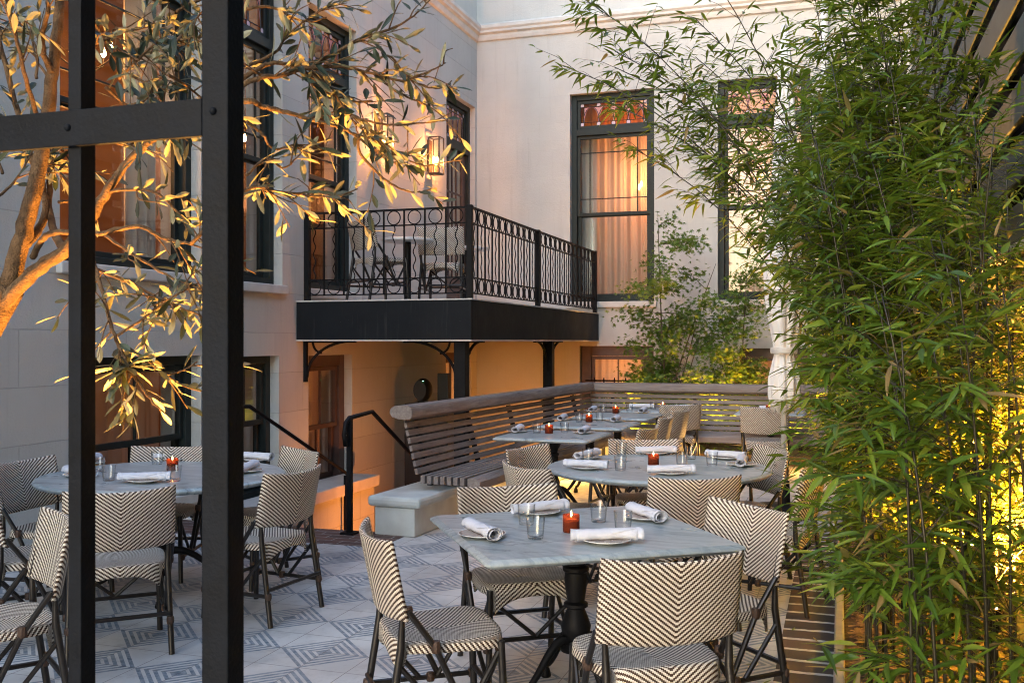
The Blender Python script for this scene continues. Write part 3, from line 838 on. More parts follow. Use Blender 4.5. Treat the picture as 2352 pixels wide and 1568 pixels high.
def railing(A, B, n, posts):
    A, B = Vector(A), Vector(B); d = (B-A); L = d.length; d.normalize(); s = Vector((-d.y, d.x, 0)); Z = Vector((0,0,1))
    m = MB()
    for z, hw, hh in ((3.0,0.02,0.009),(2.835,0.008,0.007),(2.27,0.008,0.007),(2.105,0.008,0.007)):
        m.obox(A, d, s, Z, 0, L, -hw, hw, z-hh, z+hh)
    st = L/n
    rg = m
    for i in range(n):
        x = st*i
        if i: m.obox(A, d, s, Z, x-0.008, x+0.008, -0.008, 0.008, 2.105, 3.0)
        c = A + d*(x+st/2)
        R_ = min(0.074, st*0.36)
        for z in (2.917, 2.188):
            rg.tube([c + d*(R_*math.cos(q*PI/12)) + Z*(z+R_*math.sin(q*PI/12)) for q in range(24)], 0.0065, 5, close=True)
        m.tube([c + d*(0.014*math.sin(q/26*PI*7)) + Z*(2.27+0.565*q/26) for q in range(27)], 0.0065, 5)
    own(m.build('railing', M['iron']), bal)
    for q in posts:
        m = MB(); m.obox(A, d, s, Z, q-0.03, q+0.03, -0.03, 0.03, 2.048, 3.02)
        own(m.build('post', M['iron'], bevel=0.004), bal)
railing((-5.60,9.70,0), (-3.69,9.70,0), 8, [0.03])
railing((-3.66,9.70,0), (-3.66,15.3,0), 24, [0.0, 2.45, 5.55])
def column(x, y):
    m = MB(); m.box(x-0.065, x+0.065, y-0.065, y+0.065, -0.95, 1.605)
    c = own(m.build('column', M['iron'], bevel=0.006), bal)
    return c
def bracket(o, d):
    o, d, Z = Vector(o), Vector(d), Vector((0,0,1))
    m = MB()
    m.tube([o + d*(0.55*(1-math.cos(q/12*PI/2))) + Z*(-0.40*(1-math.sin(q/12*PI/2))) for q in range(13)], 0.017, 6)
    m.tube([o + d*(0.18+0.11*math.cos(PI+q/8*PI/2)) + Z*(-0.13*math.sin(q/8*PI/2)) for q in range(9)], 0.013, 6)
    m.obox(o, d, Vector((-d.y,d.x,0)), Z, 0, 0.6, -0.02, 0.02, -0.018, -0.003)
    return own(m.build('bracket', M['iron']), bal)
column(-3.79, 9.80); column(-3.79, 13.1)
bracket((-3.855,9.80,1.604), (-1,0,0)); bracket((-3.79,9.865,1.604), (0,1,0)); bracket((-3.79,13.035,1.604), (0,-1,0)); bracket((-3.79,13.165,1.604), (0,1,0))
m = MB(); m.box(LX+0.003, LX+0.04, 9.78, 9.82, 1.15, 1.60); own(m.build('wall_bracket_post', M['iron']), bal)
bracket((LX+0.04,9.80,1.604), (1,0,0))

# ------------------------------------------------------------------ handrails of the stairs
t = thing('handrail', 'black iron handrail with scrolled end along the house side of the steps', 'handrail', (-5.2, 9.9, -0.9))
def flat_rail(m, pts, hw=0.022, hh=0.008):
    m.tube(pts, 0.019, 8)
m = MB(); flat_rail(m, [(-5.2,7.72,1.01),(-5.2,8.0,1.0),(-5.2,9.93,0.13),(-5.2,10.02,0.06),(-5.2,10.03,-0.08),(-5.2,10.0,-0.12)]); own(m.build('rail', M['iron'], smooth=True), t)
m = MB(); m.box(-5.215,-5.185,9.87,9.90,-0.95,0.12); own(m.build('post', M['iron']), t)
m = MB(); m.box(-5.215,-5.185,7.72,7.75,0.021,1.0); own(m.build('post', M['iron']), t)
t = thing('handrail', 'black iron handrail standing beside the pale pedestal at the top of the steps', 'handrail', (-3.87, 7.45, 0))
m = MB(); flat_rail(m, [(-3.87,7.36,0.74),(-3.87,7.33,0.83),(-3.87,7.36,0.93),(-3.87,7.42,0.965),(-3.87,7.85,0.99),(-3.87,9.7,-0.03)]); own(m.build('rail', M['iron'], smooth=True), t)
m = MB(); m.box(-3.89,-3.85,7.41,7.45,0.018,0.96); m.box(-3.93,-3.81,7.37,7.49,0.005,0.02); own(m.build('post', M['iron']), t)
m = MB(); m.box(-3.89,-3.85,9.4,9.44,-0.95,0.12); own(m.build('post', M['iron']), t)

# ------------------------------------------------------------------ low wall under the bench, bench
t = thing('low_wall', 'pale painted low wall with rounded cap carrying the end of the bench', 'wall', (-3.5, 7.5, 0))
dv = Vector((0.32, 4.91, 0)).normalized(); sv = Vector((dv.y, -dv.x, 0)); Z3 = Vector((0,0,1))
O = Vector((-3.70, 7.46, 0))
m = MB(); m.obox(O, dv, sv, Z3, 0.03, 5.6, 0.03, 0.40, 0.004, 0.235); own(m.build('wall_body', M['cap'], bevel=0.006), t)
m = MB(); m.obox(O, dv, sv, Z3, 0.0, 5.6, -0.03, 0.46, 0.237, 0.325); own(m.build('cap', M['cap'], bevel=0.03), t)
m = MB(); m.box(-3.62,-3.40, 7.57, 13.3, -1.14, -0.012); own(m.build('retaining_wall', M['stucco_y']), t)

bench = thing('slatted_bench', 'long weathered teak corner bench with slatted high back', 'bench', (-3.0, 11.0, 0))
def bench_run(O, d, s, L, start_open, ext):
    """d along, s towards the sitter; mitred at the far/near corner by ext"""
    O, d, s, Z = Vector(O), Vector(d), Vector(s), Vector((0,0,1))
    ax = 'y' if abs(d.y) > abs(d.x) else 'x'
    mat = M['teak_'+ax]
    # back slats, reclined
    m = MB()
    for i in range(8):
        q = i/7
        z = 0.468+0.455*q; off = 0.165-0.12*q
        a0, a1 = ext(off)
        m.obox(O+s*off+Z*z, d, (s*0.97+Z*0.25).normalized(), (Z*0.97-s*0.25).normalized(), a0, a1, -0.014, 0.014, -0.003, 0.047)
    own(m.build('backrest', mat, bevel=0.004), bench)
    # rounded top rail
    prof = [(0.142,0.955),(0.125,0.938),(0.02,0.935),(-0.05,0.955),(-0.07,0.99),(-0.06,1.025),(-0.025,1.048),(0.02,1.053),(0.09,1.053),(0.125,1.045),(0.142,1.02)]
    m = MB(); n = len(prof); vs_ = []
    for e in (0,1):
        for o_, z in prof: vs_.append(O + d*(ext(o_)[e]-(0.05 if (e == 0 and start_open) else 0)) + s*o_ + Z*z)
    m.add(vs_, [tuple(range(n)), tuple(range(2*n-1,n-1,-1))] + [(i,n+i,n+(i+1)%n,(i+1)%n) for i in range(n)])
    own(m.build('top_rail', mat, smooth='auto'), bench)
    # seat slats and rounded front beam
    m = MB()
    for i in range(7):
        o_ = 0.19+0.062*i; a0, a1 = ext(o_)
        m.obox(O, d, s, Z, a0+0.02, a1, o_, o_+0.040, 0.385, 0.455)
    prof = [(0.63,0.36),(0.63,0.452),(0.71,0.452),(0.745,0.425),(0.75,0.36)]
    n = len(prof); vs_ = []
    for e in (0,1):
        for o_, z in prof: vs_.append(O + d*(ext(o_)[e]+(0.02 if e == 0 and start_open else 0)) + s*o_ + Z*z)
    m.add(vs_, [tuple(range(n)), tuple(range(2*n-1,n-1,-1))] + [(i,n+i,n+(i+1)%n,(i+1)%n) for i in range(n)])
    own(m.build('seat', mat, bevel=0.004), bench)
    # steel supports
    k = int(L/1.3)
    for i in range(k+1):
        x = 0.35+(L-0.9)*i/k
        m = MB()
        m.obox(O, d, s, Z, x-0.02, x+0.02, 0.12, 0.66, 0.335, 0.383)
        m.obox(O, d, s, Z, x-0.02, x+0.02, 0.50, 0.54, 0.005, 0.335)
        m.obox(O+s*0.16+Z*0.33, d, (s*0.97+Z*0.25).normalized(), (Z*0.97-s*0.25).normalized(), x-0.02, x+0.02, -0.06, -0.02, 0.0, 0.60)
        own(m.build('support', M['iron']), bench)
LB = 5.28
cornerP = Vector((-3.255, 13.1, 0))
bench_run((-3.60,7.83,0), (cornerP-Vector((-3.60,7.83,0))).normalized(), sv, LB, True, lambda o: (0.0, LB-o))
bench_run(cornerP, (1,0,0), (0,-1,0), 4.2, False, lambda o: (o, 4.2))
# amber light strips under the bench seats
def strip(label, a, b, energy):
    a, b = Vector(a), Vector(b); t = thing('light_strip', label, 'light strip', (a+b)/2, 0, 'light strips under the bench seat')
    m = MB(); d = (b-a).normalized(); s = Vector((-d.y,d.x,0))
    m.obox(a, d, s, Vector((0,0,1)), 0, (b-a).length, -0.012, 0.012, 0, 0.012); own(m.build('housing', M['iron']), t)
    n = max(2, int((b-a).length/0.9))
    for i in range(n):
        p = a + (b-a)*((i+0.5)/n) - Vector((0,0,0.03))
        lamp('POINT', 'strip_light', p, energy, (1,0.50,0.12), t, 0.05)
strip('amber light strip under the long side of the bench', (-3.2,8.5,0.31), (-2.85,12.6,0.31), 9)
strip('amber light strip under the back side of the bench', (-2.6,12.62,0.31), (0.2,12.62,0.31), 9)

# ------------------------------------------------------------------ chairs
def make_chair():
    t = thing('rattan_chair', '', 'chair')
    HW, HD = 0.235, 0.22
    # seat: woven top that rolls over the rim and hangs in arched skirts between the legs
    m = MB()
    def rim(a):            # rounded square outline, wider in front
        c, s = math.cos(a), math.sin(a); e = 4.5
        r_ = 1/((abs(c)**e + abs(s)**e)**(1/e))
        x, y = r_*c, r_*s
        return x*(HW+0.018*y), y*HD
    NA = 72; rings = [0.0,0.2,0.4,0.6,0.8,0.93,1.0]
    vs_, uv, fs = [], [], []
    for q in rings:
        for k in range(NA):
            x, y = rim(2*PI*k/NA)
            x *= q; y *= q
            sag = 0.462 - 0.016*(1-q*q) + 0.012*(y/HD)**2 * (1 if y > 0 else 0.3)
            if q == 1.0: sag -= 0.006
            vs_.append((x, y, sag)); uv.append((x, y))
    base = len(rings)-1
    for j in range(1, 6):
        for k in range(NA):
            a = 2*PI*k/NA
            x, y = rim(a)
            front = abs(y)/HD > abs(x)/HW*0.98
            edge = abs(x)/HW if front else abs(y)/HD
            drop = (0.055+0.135*edge**3.2) if front else (0.042+0.148*max(0,edge-0.78)/0.22)
            zz = 0.46-drop*j/5
            sp = 1.018+0.012*(j/5)
            vs_.append((x*sp, y*sp, zz))
            al = x if front else y
            uv.append((al, (y if front else 0.3) - drop*j/5*(1 if y < 0 or not front else -1)) if front else (0.5+al*0+drop*j/5, al))
    nr = base+5
    for j in range(nr):
        for k in range(NA):
            fs.append((j*NA+k, j*NA+(k+1)%NA, (j+1)*NA+(k+1)%NA, (j+1)*NA+k)[::-1] if False else (j*NA+k, (j+1)*NA+k, (j+1)*NA+(k+1)%NA, j*NA+(k+1)%NA))
    m.add(vs_, fs, uv)
    so = m.build('seat', M['weave'], t, smooth=True)
    sd = so.modifiers.new('thick', 'SOLIDIFY'); sd.thickness = 0.012; sd.offset = -1
    # backrest: curved reclined woven panel, rolled over its top edge
    m = MB()
    NU, hwb = 26, 0.268
    def cen(u): return Vector((hwb*u, -0.245+0.062*abs(u)**2.2, 0))
    loopn = []
    th = 0.013
    for k in range(9): loopn.append((-th, k/8))
    for k in range(1,4): a = PI*k/4; loopn.append((-th*math.cos(a), 1+0.042*math.sin(a)))
    for k in range(9): loopn.append((th, 1-k/8))
    for k in range(1,4): a = PI*k/4; loopn.append((th*math.cos(a), -0.042*math.sin(a)))
    vs_, uv, fs = [], [], []
    nl = len(loopn)
    for i in range(NU+1):
        u = -1+2*i/NU
        c = cen(u)
        zb = 0.565-0.012*(1-u*u); zt = 0.835+0.016*u*u
        end = 0.55 if i in (0,NU) else 1.0
        for k, (o_, q) in enumerate(loopn):
            z = zb+(zt-zb)*q
            y = c.y - 0.20*(z-0.46) + 0.02 + o_*end
            vs_.append((c.x, y, z)); uv.append((c.x*1.03, z if k < 10 else z+0.0))
    for i in range(NU):
        for k in range(nl):
            fs.append((i*nl+k, i*nl+(k+1)%nl, (i+1)*nl+(k+1)%nl, (i+1)*nl+k))
    fs.append(tuple(range(nl))[::-1]); fs.append(tuple(NU*nl+k for k in range(nl)))
    m.add(vs_, fs, uv)
    m.build('backrest', M['weave'], t, smooth=True)
    pr = 0.0155
    for s in (-1,1):
        m = MB(); m.tube([(s*0.245,-0.270,0.0),(s*0.232,-0.200,0.45),(s*0.237,-0.196,0.572),(s*0.236,-0.241,0.80)], [pr,pr,0.0105,0.006], 10); m.build('leg', M['pole'], t, smooth='auto')
        m = MB(); m.tube([(s*0.235,0.215,0.0),(s*0.222,0.195,0.44)], pr, 10); m.build('leg', M['pole'], t, smooth='auto')
        # diagonal strut from the backrest past the seat rim to the stretcher
        m = MB(); m.tube([(s*0.262,-0.178,0.592),(s*0.258,-0.075,0.45),(s*0.246,0.06,0.165)], 0.0125, 9); st = m.build('strut', M['pole'], t, smooth='auto')
        m = MB(); m.lathe([(0.016,-0.022),(0.019,-0.01),(0.019,0.01),(0.016,0.022)], 9, (s*0.257,-0.072,0.45)); m.build('binding', M['wrap'], st)
        m = MB(); m.tube([(s*0.222,0.185,0.40),(s*0.24,0.05,0.175)], 0.0105, 8); m.tube([(s*0.234,-0.205,0.38),(s*0.24,-0.03,0.175)], 0.0105, 8); m.build('brace', M['pole'], t, smooth='auto')
        for y in (-0.25,0.205,0.02):
            m = MB(); m.lathe([(0.0165,-0.018),(0.0195,-0.008),(0.0195,0.008),(0.0165,0.018)], 9, (s*0.24,y,0.17)); m.build('binding', M['wrap'], t)
    m = MB()
    for s in (-1,1): m.tube([(s*0.24,-0.25,0.17),(s*0.24,0.205,0.17)], 0.0115, 8)
    for y in (-0.25,0.205): m.tube([(-0.24,y,0.205),(0.24,y,0.205)], 0.0115, 8)
    m.tube([(-0.225,0.19,0.40),(0.0,0.205,0.21)], 0.010, 8); m.tube([(0.225,0.19,0.40),(0.0,0.205,0.21)], 0.010, 8)
    m.build('stretcher', M['pole'], t, smooth='auto')
    return t
chair0 = make_chair()
first = [True]
def chair(back, fwd, label, group, z=0.0, cam_space=True, scale=1.0):
    b, f = Vector(back), Vector(fwd).normalized()
    p = b + f*0.235
    if cam_space:
        p = cw(p[0], p[1]); d = cw(f[0], f[1])
    else:
        d = f
    o = chair0 if first[0] else copy_tree(chair0)
    first[0] = False
    o.location = (p[0], p[1], z)
    o.rotation_euler = (0, 0, math.atan2(-d[0], d[1]))
    o.scale = (scale,)*3
    tag(o, label, 'chair', group)
    return o
G1 = 'rattan chairs around the near square table'
chair((0.56,3.47), (-0.25,0.968), 'woven chair at the front of the near square table, its back to the viewer', G1)
chair((-0.52,3.95), (0.954,0.30), 'chevron woven chair at the left corner of the near square table, seen from the side', G1)
chair((1.06,4.52), (-0.89,-0.456), 'chevron woven chair at the right end of the near square table', G1)
chair((-0.02,5.12), (0.30,-0.95), 'chevron woven chair tucked behind the near square table, facing the viewer', G1)
G2 = 'rattan chairs around the middle round table'
chair((1.01,5.5), (-0.17,0.98), 'woven chair with its back to the viewer at the front of the middle round table', G2)
chair((1.80,6.95), (-0.98,-0.18), 'woven chair on the right of the middle round table, beside the bamboo', G2)
chair((1.80,5.98), (-0.85,0.5), 'woven chair half hidden by bamboo leaves at the brick path', G2)
chair((0.12,7.02), (0.82,-0.57), 'woven chair left of the middle round table, nearer the bench', G2)
chair((0.09,6.0), (0.86,0.51), 'woven chair left front of the middle round table, behind the near square one', G2)
chair((1.0,7.55), (0.0,-1), 'woven chair on the far side of the middle round table', G2)
G3 = 'rattan chairs around the round table behind the gate'
chair((-1.98,5.03), (-0.42,0.9), 'woven chair with its back to the viewer between the two gate bars', G3)
chair((-3.05,6.25), (0.97,-0.25), 'woven chair against the house wall at the left edge of the photo', G3)
chair((-2.78,5.25), (0.8,0.6), 'woven chair partly cut off at the left edge, turned to the round table', G3)
chair((-1.96,4.25), (-0.81,-0.59), 'nearest woven chair at the left edge, turned away from the round table', G3)
chair((-1.28,5.8), (-0.91,0.41), 'woven chair right of the tall gate post, turned to the round table', G3)
chair((-1.47,6.85), (-0.78,-0.63), 'woven chair behind the one right of the gate post, near the stair rail', G3)
chair((-2.43,7.05), (0.0,-1), 'woven chair behind the round table below the basement window', G3)
G4 = 'rattan chairs at the bench tables'
chair((-1.60,8.60), (-1,0.12), 'woven chair facing the bench at its first square table', G4, cam_space=False)
chair((-1.66,9.85), (-1,0.05), 'woven chair facing the bench at its second square table', G4, cam_space=False)
chair((-1.66,10.85), (-0.97,0.2), 'woven chair facing the bench at its third square table', G4, cam_space=False)
chair((-1.80,11.85), (-0.55,0.83), 'woven chair turned to the table in the bench corner', G4, cam_space=False)
chair((-0.82,11.65), (0,1), 'woven chair with its back to the viewer at the far right bench table', G4, cam_space=False)
G5 = 'rattan chairs on the balcony'
chair((-5.07,10.02), (0.55,0.83), 'woven chair on the balcony beside the dark window', G5, 2.05, False, 1.05)
chair((-4.50,10.95), (-0.15,1), 'woven chair on the balcony right of the small round table', G5, 2.05, False, 1.05)

# ------------------------------------------------------------------ tables
def turned(m, z0, z1, o=(0,0,0), k=1.0):
    H = z1-z0
    pr = [(0.06,0),(0.062,0.03),(0.045,0.06),(0.04,0.10),(0.055,0.16),(0.06,0.24),(0.045,0.34),(0.034,0.40),(0.048,0.42),(0.048,0.45),(0.034,0.47),(0.040,0.56),(0.046,0.66),(0.044,0.74),(0.052,0.76),(0.052,0.79),(0.038,0.81),(0.045,0.88),(0.06,0.93),(0.07,0.97),(0.07,1.0)]
    m.lathe([(r*k, z0+H*q) for r, q in pr], 20, o)
def pedestal(t, reach, feet=4, rot=0.0, k=1.0):
    m = MB(); turned(m, 0.20, 0.68, k=k); col = m.build('column', M['iron'], t, smooth='auto')
    m = MB(); m.lathe([(0.16,0.682),(0.16,0.70),(0.10,0.708)], 20); m.build('top_plate', M['iron'], t)
    for i in range(feet):
        a = rot+2*PI*i/feet; c, s = math.cos(a), math.sin(a)
        pts = []
        for q in range(11):
            u = q/10
            pts.append((c*(0.03+(reach-0.03)*u), s*(0.03+(reach-0.03)*u), 0.235-0.02*u+0.07*math.sin(u*PI*0.9)*(1-u) - 0.17*u*u*(3-2*u)+0.012))
        m = MB(); m.tube(pts, [0.026-0.014*u/10 for u in range(11)], 8)
        m.lathe([(0.022,0.0),(0.026,0.010),(0.018,0.04),(0.010,0.05)], 10, (c*reach,s*reach,0))
        m.build('foot', M['iron'], t, smooth=True)
def round_table(p, rad, label, z=0.0):
    t = thing('round_table', label, 'table', (p[0],p[1],z), 0, 'round marble tables')
    m = MB(); m.lathe([(rad-0.06,0.711),(rad-0.03,0.712),(rad-0.012,0.718),(rad-0.001,0.729),(rad,0.736),(rad-0.006,0.744),(rad-0.016,0.748),(rad-0.018,0.750),(0.001,0.750)], 96); m.build('table_top', M['marble'], t, smooth='auto')
    pedestal(t, 0.44, 4, 0.6)
    return t
def square_table(p, sx, sy, rz, label, group, k=1.0):
    t = thing('square_table', label, 'table', (p[0],p[1],0), rz, group)
    m = MB()
    pr = [(0.06,0.711),(0.028,0.712),(0.010,0.718),(0.0,0.728),(0.0,0.734),(0.006,0.742),(0.018,0.745),(0.022,0.750)]
    n = len(pr); vs_ = []
    for i_, z in pr:
        a, b = sx/2-i_, sy/2-i_; c = 0.018
        for x, y in ((-a+c,-b),(a-c,-b),(a,-b+c),(a,b-c),(a-c,b),(-a+c,b),(-a,b-c),(-a,-b+c)): vs_.append((x,y,z))
    fs = [(j*8+k_, j*8+(k_+1)%8, (j+1)*8+(k_+1)%8, (j+1)*8+k_) for j in range(n-1) for k_ in range(8)]
    fs += [tuple(range(7,-1,-1)), tuple((n-1)*8+k_ for k_ in range(8))]
    m.add(vs_, fs); m.build('table_top', M['marble'], t, smooth='auto')
    pedestal(t, min(sx,sy)*(0.36 if k == 1 else 0.25), 4, PI/4 if k == 1 else 0.2, k)
    return t
ang1 = math.atan2(0.251,0.968)+YAW
T1c = cw(0.29, 4.52); square_table(T1c, 1.13, 1.09, ang1+R(2), 'grey green marble square table in front, with rounded edge', 'square marble tables', 1.15)
T2c = cw(0.996, 6.78); round_table(T2c, 0.755, 'round marble table in the middle, in front of the bench')
T3c = cw(-2.24, 6.40); round_table(T3c, 0.765, 'round marble table on the left behind the black gate')
G = 'square marble tables along the bench'
square_table((-2.49,8.76), 0.88, 0.86, R(-2), 'first square marble table at the open end of the bench', G)
square_table((-2.46,10.03), 0.88, 0.84, R(-2), 'second square marble table along the bench', G)
square_table((-2.44,11.30), 0.88, 0.84, R(-2), 'third square marble table along the bench', G)
square_table((-2.15,12.42), 0.86, 0.74, 0, 'square marble table in the corner of the bench', G)
square_table((-0.80,12.42), 0.80, 0.74, 0, 'square marble table at the back bench beside the bamboo', G)
for nm, lb, p in (('bistro_table','small white round table at the balcony railing',(-4.75,10.55)),('bistro_table','small white round table on the balcony near the corner post',(-4.5,11.75))):
    t = thing(nm, lb, 'table', (p[0],p[1],2.048), 0, 'small tables on the balcony')
    m = MB(); m.lathe([(0.27,0.70),(0.30,0.705),(0.30,0.73),(0.29,0.735),(0.001,0.735)], 40); m.build('table_top', M['white_stone'], t, smooth='auto')
    m = MB(); m.lathe([(0.22,0.0),(0.22,0.015),(0.05,0.03),(0.04,0.05),(0.04,0.70)], 20); m.build('pedestal', M['iron'], t, smooth='auto')

# ------------------------------------------------------------------ table ware
def build_plate():
    t = thing('plate', '', 'plate')
    m = MB(); m.lathe([(0.05,0.0),(0.055,0.003),(0.085,0.010),(0.105,0.017),(0.106,0.019),(0.104,0.0195),(0.084,0.013),(0.06,0.0075),(0.001,0.0065)], 40)
    m.build('dish', M['china'], t, smooth=True)
    m = MB(); 
    m.lathe([(0.0990,0.0183),(0.1000,0.0187)], 40); m.build('rim_line', M['line'], t)
    return t
def build_napkin():
    t = thing('napkin', '', 'napkin')
    m = MB(); L = 0.285
    def fn(u, v):                 # a loose spiral roll of cloth, wider and slanted at one end
        x = (u-0.5)*L
        turns = 2.6
        a = v*2*PI*turns
        flare = 1+0.30*max(0,u-0.72)/0.28+0.10*max(0,0.2-u)/0.2
        r_ = (0.014+0.0125*v**0.7)*flare*(1+0.05*math.sin(7*u+2*v*6))
        r_ *= 1+0.05*math.sin(23*u+3*v)+0.03*math.sin(61*u*v+1.7)
        x += 0.014*math.sin(a*0.5)*(1 if u > 0.5 else -1)*abs(u-0.5)*2
        return (x, r_*1.18*math.cos(a), 0.0285+r_*0.92*math.sin(a))
    m.grid(fn, 22, 66)
    o = m.build('cloth', M['linen'], t, smooth=True)
    sd = o.modifiers.new('thick', 'SOLIDIFY'); sd.thickness = 0.0016
    m = MB()                      # the turned down corner of the outer layer
    def fl(u, v):
        x = 0.01+0.115*u; w = (1-u)*0.8
        a = 0.2+1.9*v*w+0.9*u
        r_ = 0.0285*(1+0.12*u)
        return (x, -r_*1.18*math.cos(a), 0.0285+r_*0.94*math.sin(a))
    m.grid(fl, 8, 8); f2 = m.build('fold', M['linen'], t, smooth=True)
    sd = f2.modifiers.new('thick', 'SOLIDIFY'); sd.thickness = 0.0016
    return t
def build_tumbler():
    m = MB()
    m.lathe([(0.001,0.0),(0.031,0.0),(0.034,0.003),(0.037,0.03),(0.0415,0.091),(0.0422,0.0935),(0.0405,0.0935),(0.0395,0.091),(0.0352,0.03),(0.033,0.014),(0.028,0.0115),(0.001,0.011)], 32)
    return m.build('tumbler', M['tumbler'], None, smooth='auto')
def build_candle():
    t = thing('candle_holder', '', 'candle')
    m = MB(); m.lathe([(0.001,0.0),(0.034,0.0),(0.0365,0.004),(0.0365,0.078),(0.0345,0.079),(0.0335,0.076),(0.0335,0.008),(0.001,0.006)], 72, rib=0.022, ribs=24); m.build('glass_cup', M['candle_glass'], t, smooth=True)
    m = MB(); m.lathe([(0.001,0.008),(0.027,0.008),(0.027,0.054),(0.023,0.058),(0.001,0.056)], 20); m.build('candle', M['wax'], t, smooth='auto')
    m = MB(); m.lathe([(0.0005,0.064),(0.003,0.069),(0.0042,0.075),(0.003,0.083),(0.0005,0.095)], 10); m.build('flame', M['flame'], t, smooth=True)
    lamp('POINT', 'candle_light', (0,0,0.080), 0.09, (1,0.40,0.10), None, 0.008).parent = t
    return t
protos = {'plate': build_plate(), 'napkin': build_napkin(), 'tumbler': build_tumbler(), 'candle': build_candle()}
used = set()
def place(kind, p, label, cat, group, rz=0.0, z=0.0):
    o = protos[kind]
    if kind in used: o = copy_tree(o)
    used.add(kind)
    o.location = (p[0], p[1], z if z else p[2]); o.rotation_euler = (0,0,rz)
    tag(o, label, cat, group)
    return o
TZ = 0.7505
def setting(plate_px, n0, n1, spot, tab, gp):
    """plate and the rolled napkin lying on it; napkin ends given as seen on the plate level"""
    p = seen_on(plate_px[0], plate_px[1], TZ)
    place('plate', p, 'white plate %s %s' % (spot, tab), 'plate', 'white plates', 0, TZ)
    a, b = seen_on(n0[0], n0[1], TZ+0.012), seen_on(n1[0], n1[1], TZ+0.012)
    d = b-a
    rz = math.atan2(d.y, d.x)
    place('napkin', (p.x, p.y, 0), 'rolled white napkin %s %s' % (spot, tab), 'napkin', 'rolled napkins', rz, TZ+0.0068)
def glass_at(px, spot, tab):
    p = seen_on(px[0], px[1], TZ); place('tumbler', p, 'empty glass tumbler %s %s' % (spot, tab), 'glass', 'glass tumblers', random.uniform(0,6), TZ)
def candle_at(px, tab):
    p = seen_on(px[0], px[1], TZ); place('candle', p, 'lit candle in a ribbed amber glass on %s' % tab, 'candle', 'amber candles', 0, TZ)
tab = 'the near square table'
setting((1107,1232), (1062,1200), (1140,1236), 'at the left corner of', tab, 0)
setting((1392,1246), (1292,1246), (1468,1242), 'at the front edge of', tab, 0)
setting((1238,1180), (1155,1186), (1292,1172), 'at the back left edge of', tab, 0)
setting((1484,1192), (1428,1178), (1500,1204), 'at the right edge of', tab, 0)
glass_at((1230,1236), 'left of the candle, nearest, on', tab); glass_at((1209,1204), 'behind the other one left of the candle on', tab)
glass_at((1375,1198), 'right behind the candle on', tab); glass_at((1431,1221), 'by the right plate of', tab)
candle_at((1312,1221), tab)
tab = 'the middle round table'
setting((1348,1053), (1303,1056), (1367,1042), 'at the far left of', tab, 0)
setting((1347,1077), (1302,1073), (1396,1078), 'at the near left of', tab, 0)
setting((1540,1089), (1482,1090), (1605,1089), 'at the front of', tab, 0)
setting((1505,1043), (1453,1044), (1550,1043), 'at the far side of', tab, 0)
setting((1668,1054), (1630,1050), (1704,1056), 'at the far right of', tab, 0)
setting((1703,1069), (1700,1082), (1708,1055), 'at the right end of', tab, 0)
glass_at((1350,1060), 'beside the far left plate of', tab); glass_at((1425,1080), 'nearest the front left of', tab)
glass_at((1427,1046), 'behind the candle, left, on', tab); glass_at((1566,1070), 'right of the candle on', tab)
glass_at((1587,1054), 'behind the candle, right, on', tab); glass_at((1635,1069), 'beside the right plates of', tab)
candle_at((1501,1069), tab)
tab = 'the left round table'
setting((333,1107), (270,1108), (398,1106), 'at the front of', tab, 0)
setting((405,1056), (345,1058), (455,1055), 'at the far side of', tab, 0)
setting((185,1094), (140,1090), (215,1100), 'at the near left of', tab, 0)
setting((205,1066), (190,1074), (228,1060), 'at the far left of', tab, 0)
setting((588,1058), (558,1056), (610,1060), 'right of the gate post on', tab, 0)
setting((566,1084), (540,1096), (590,1076), 'near right by the gate post on', tab, 0)
glass_at((250,1103), 'at the front left, right of the bar, on', tab); glass_at((226,1082), 'next to the thin gate bar on', tab)
glass_at((361,1066), 'behind the candle on', tab); glass_at((401,1104), 'in front of the candle on', tab)
candle_at((396,1080), tab)
for tab, pl, gl, ca in (('the first bench table', ((1189,992),(1341,995)), ((1233,995),(1297,993)), (1261,995)),
                        ('the second bench table', ((1291,965),(1414,968)), ((1330,969),(1377,968)), (1353,969)),
                        ('the third bench table', ((1361,945),(1476,948)), ((1386,947),(1446,947)), (1414,949))):
    for (x, y), s in zip(pl, ('on the bench side of','on the chair side of')):
        setting((x,y), (x-8,y+7), (x+16,y-6), s, tab, 0)
    for g, s in zip(gl, ('left of the candle on','right of the candle on')): glass_at(g, s, tab)
    candle_at(ca, tab)
def set_flat(tab, c, items):
    for kind, dx, dy, s in items:
        p = (c[0]+dx, c[1]+dy, 0)
        if kind == 'candle': place('candle', p, 'lit candle in a ribbed amber glass on %s' % tab, 'candle', 'amber candles', 0, TZ)
        elif kind == 'tumbler': place('tumbler', p, 'empty glass tumbler %s %s' % (s, tab), 'glass', 'glass tumblers', 0, TZ)
        else:
            place('plate', p, 'white plate %s %s' % (s, tab), 'plate', 'white plates', 0, TZ)
            place('napkin', p, 'rolled white napkin %s %s' % (s, tab), 'napkin', 'rolled napkins', 0.3+dx, TZ+0.0068)
set_flat('the corner bench table', (-2.15,12.42), (('candle',0.05,-0.05,''),('plate',-0.24,0.08,'on the left of'),('plate',0.27,0.05,'on the right of'),('tumbler',-0.08,0.0,'left of the candle on'),('tumbler',0.24,-0.2,'at the front of')))
set_flat('the far right bench table', (-0.80,12.42), (('candle',-0.02,0.0,''),('plate',0.0,0.22,'behind the candle of'),('plate',0.02,-0.22,'before the candle of'),('tumbler',0.2,0.0,'right of the candle on')))

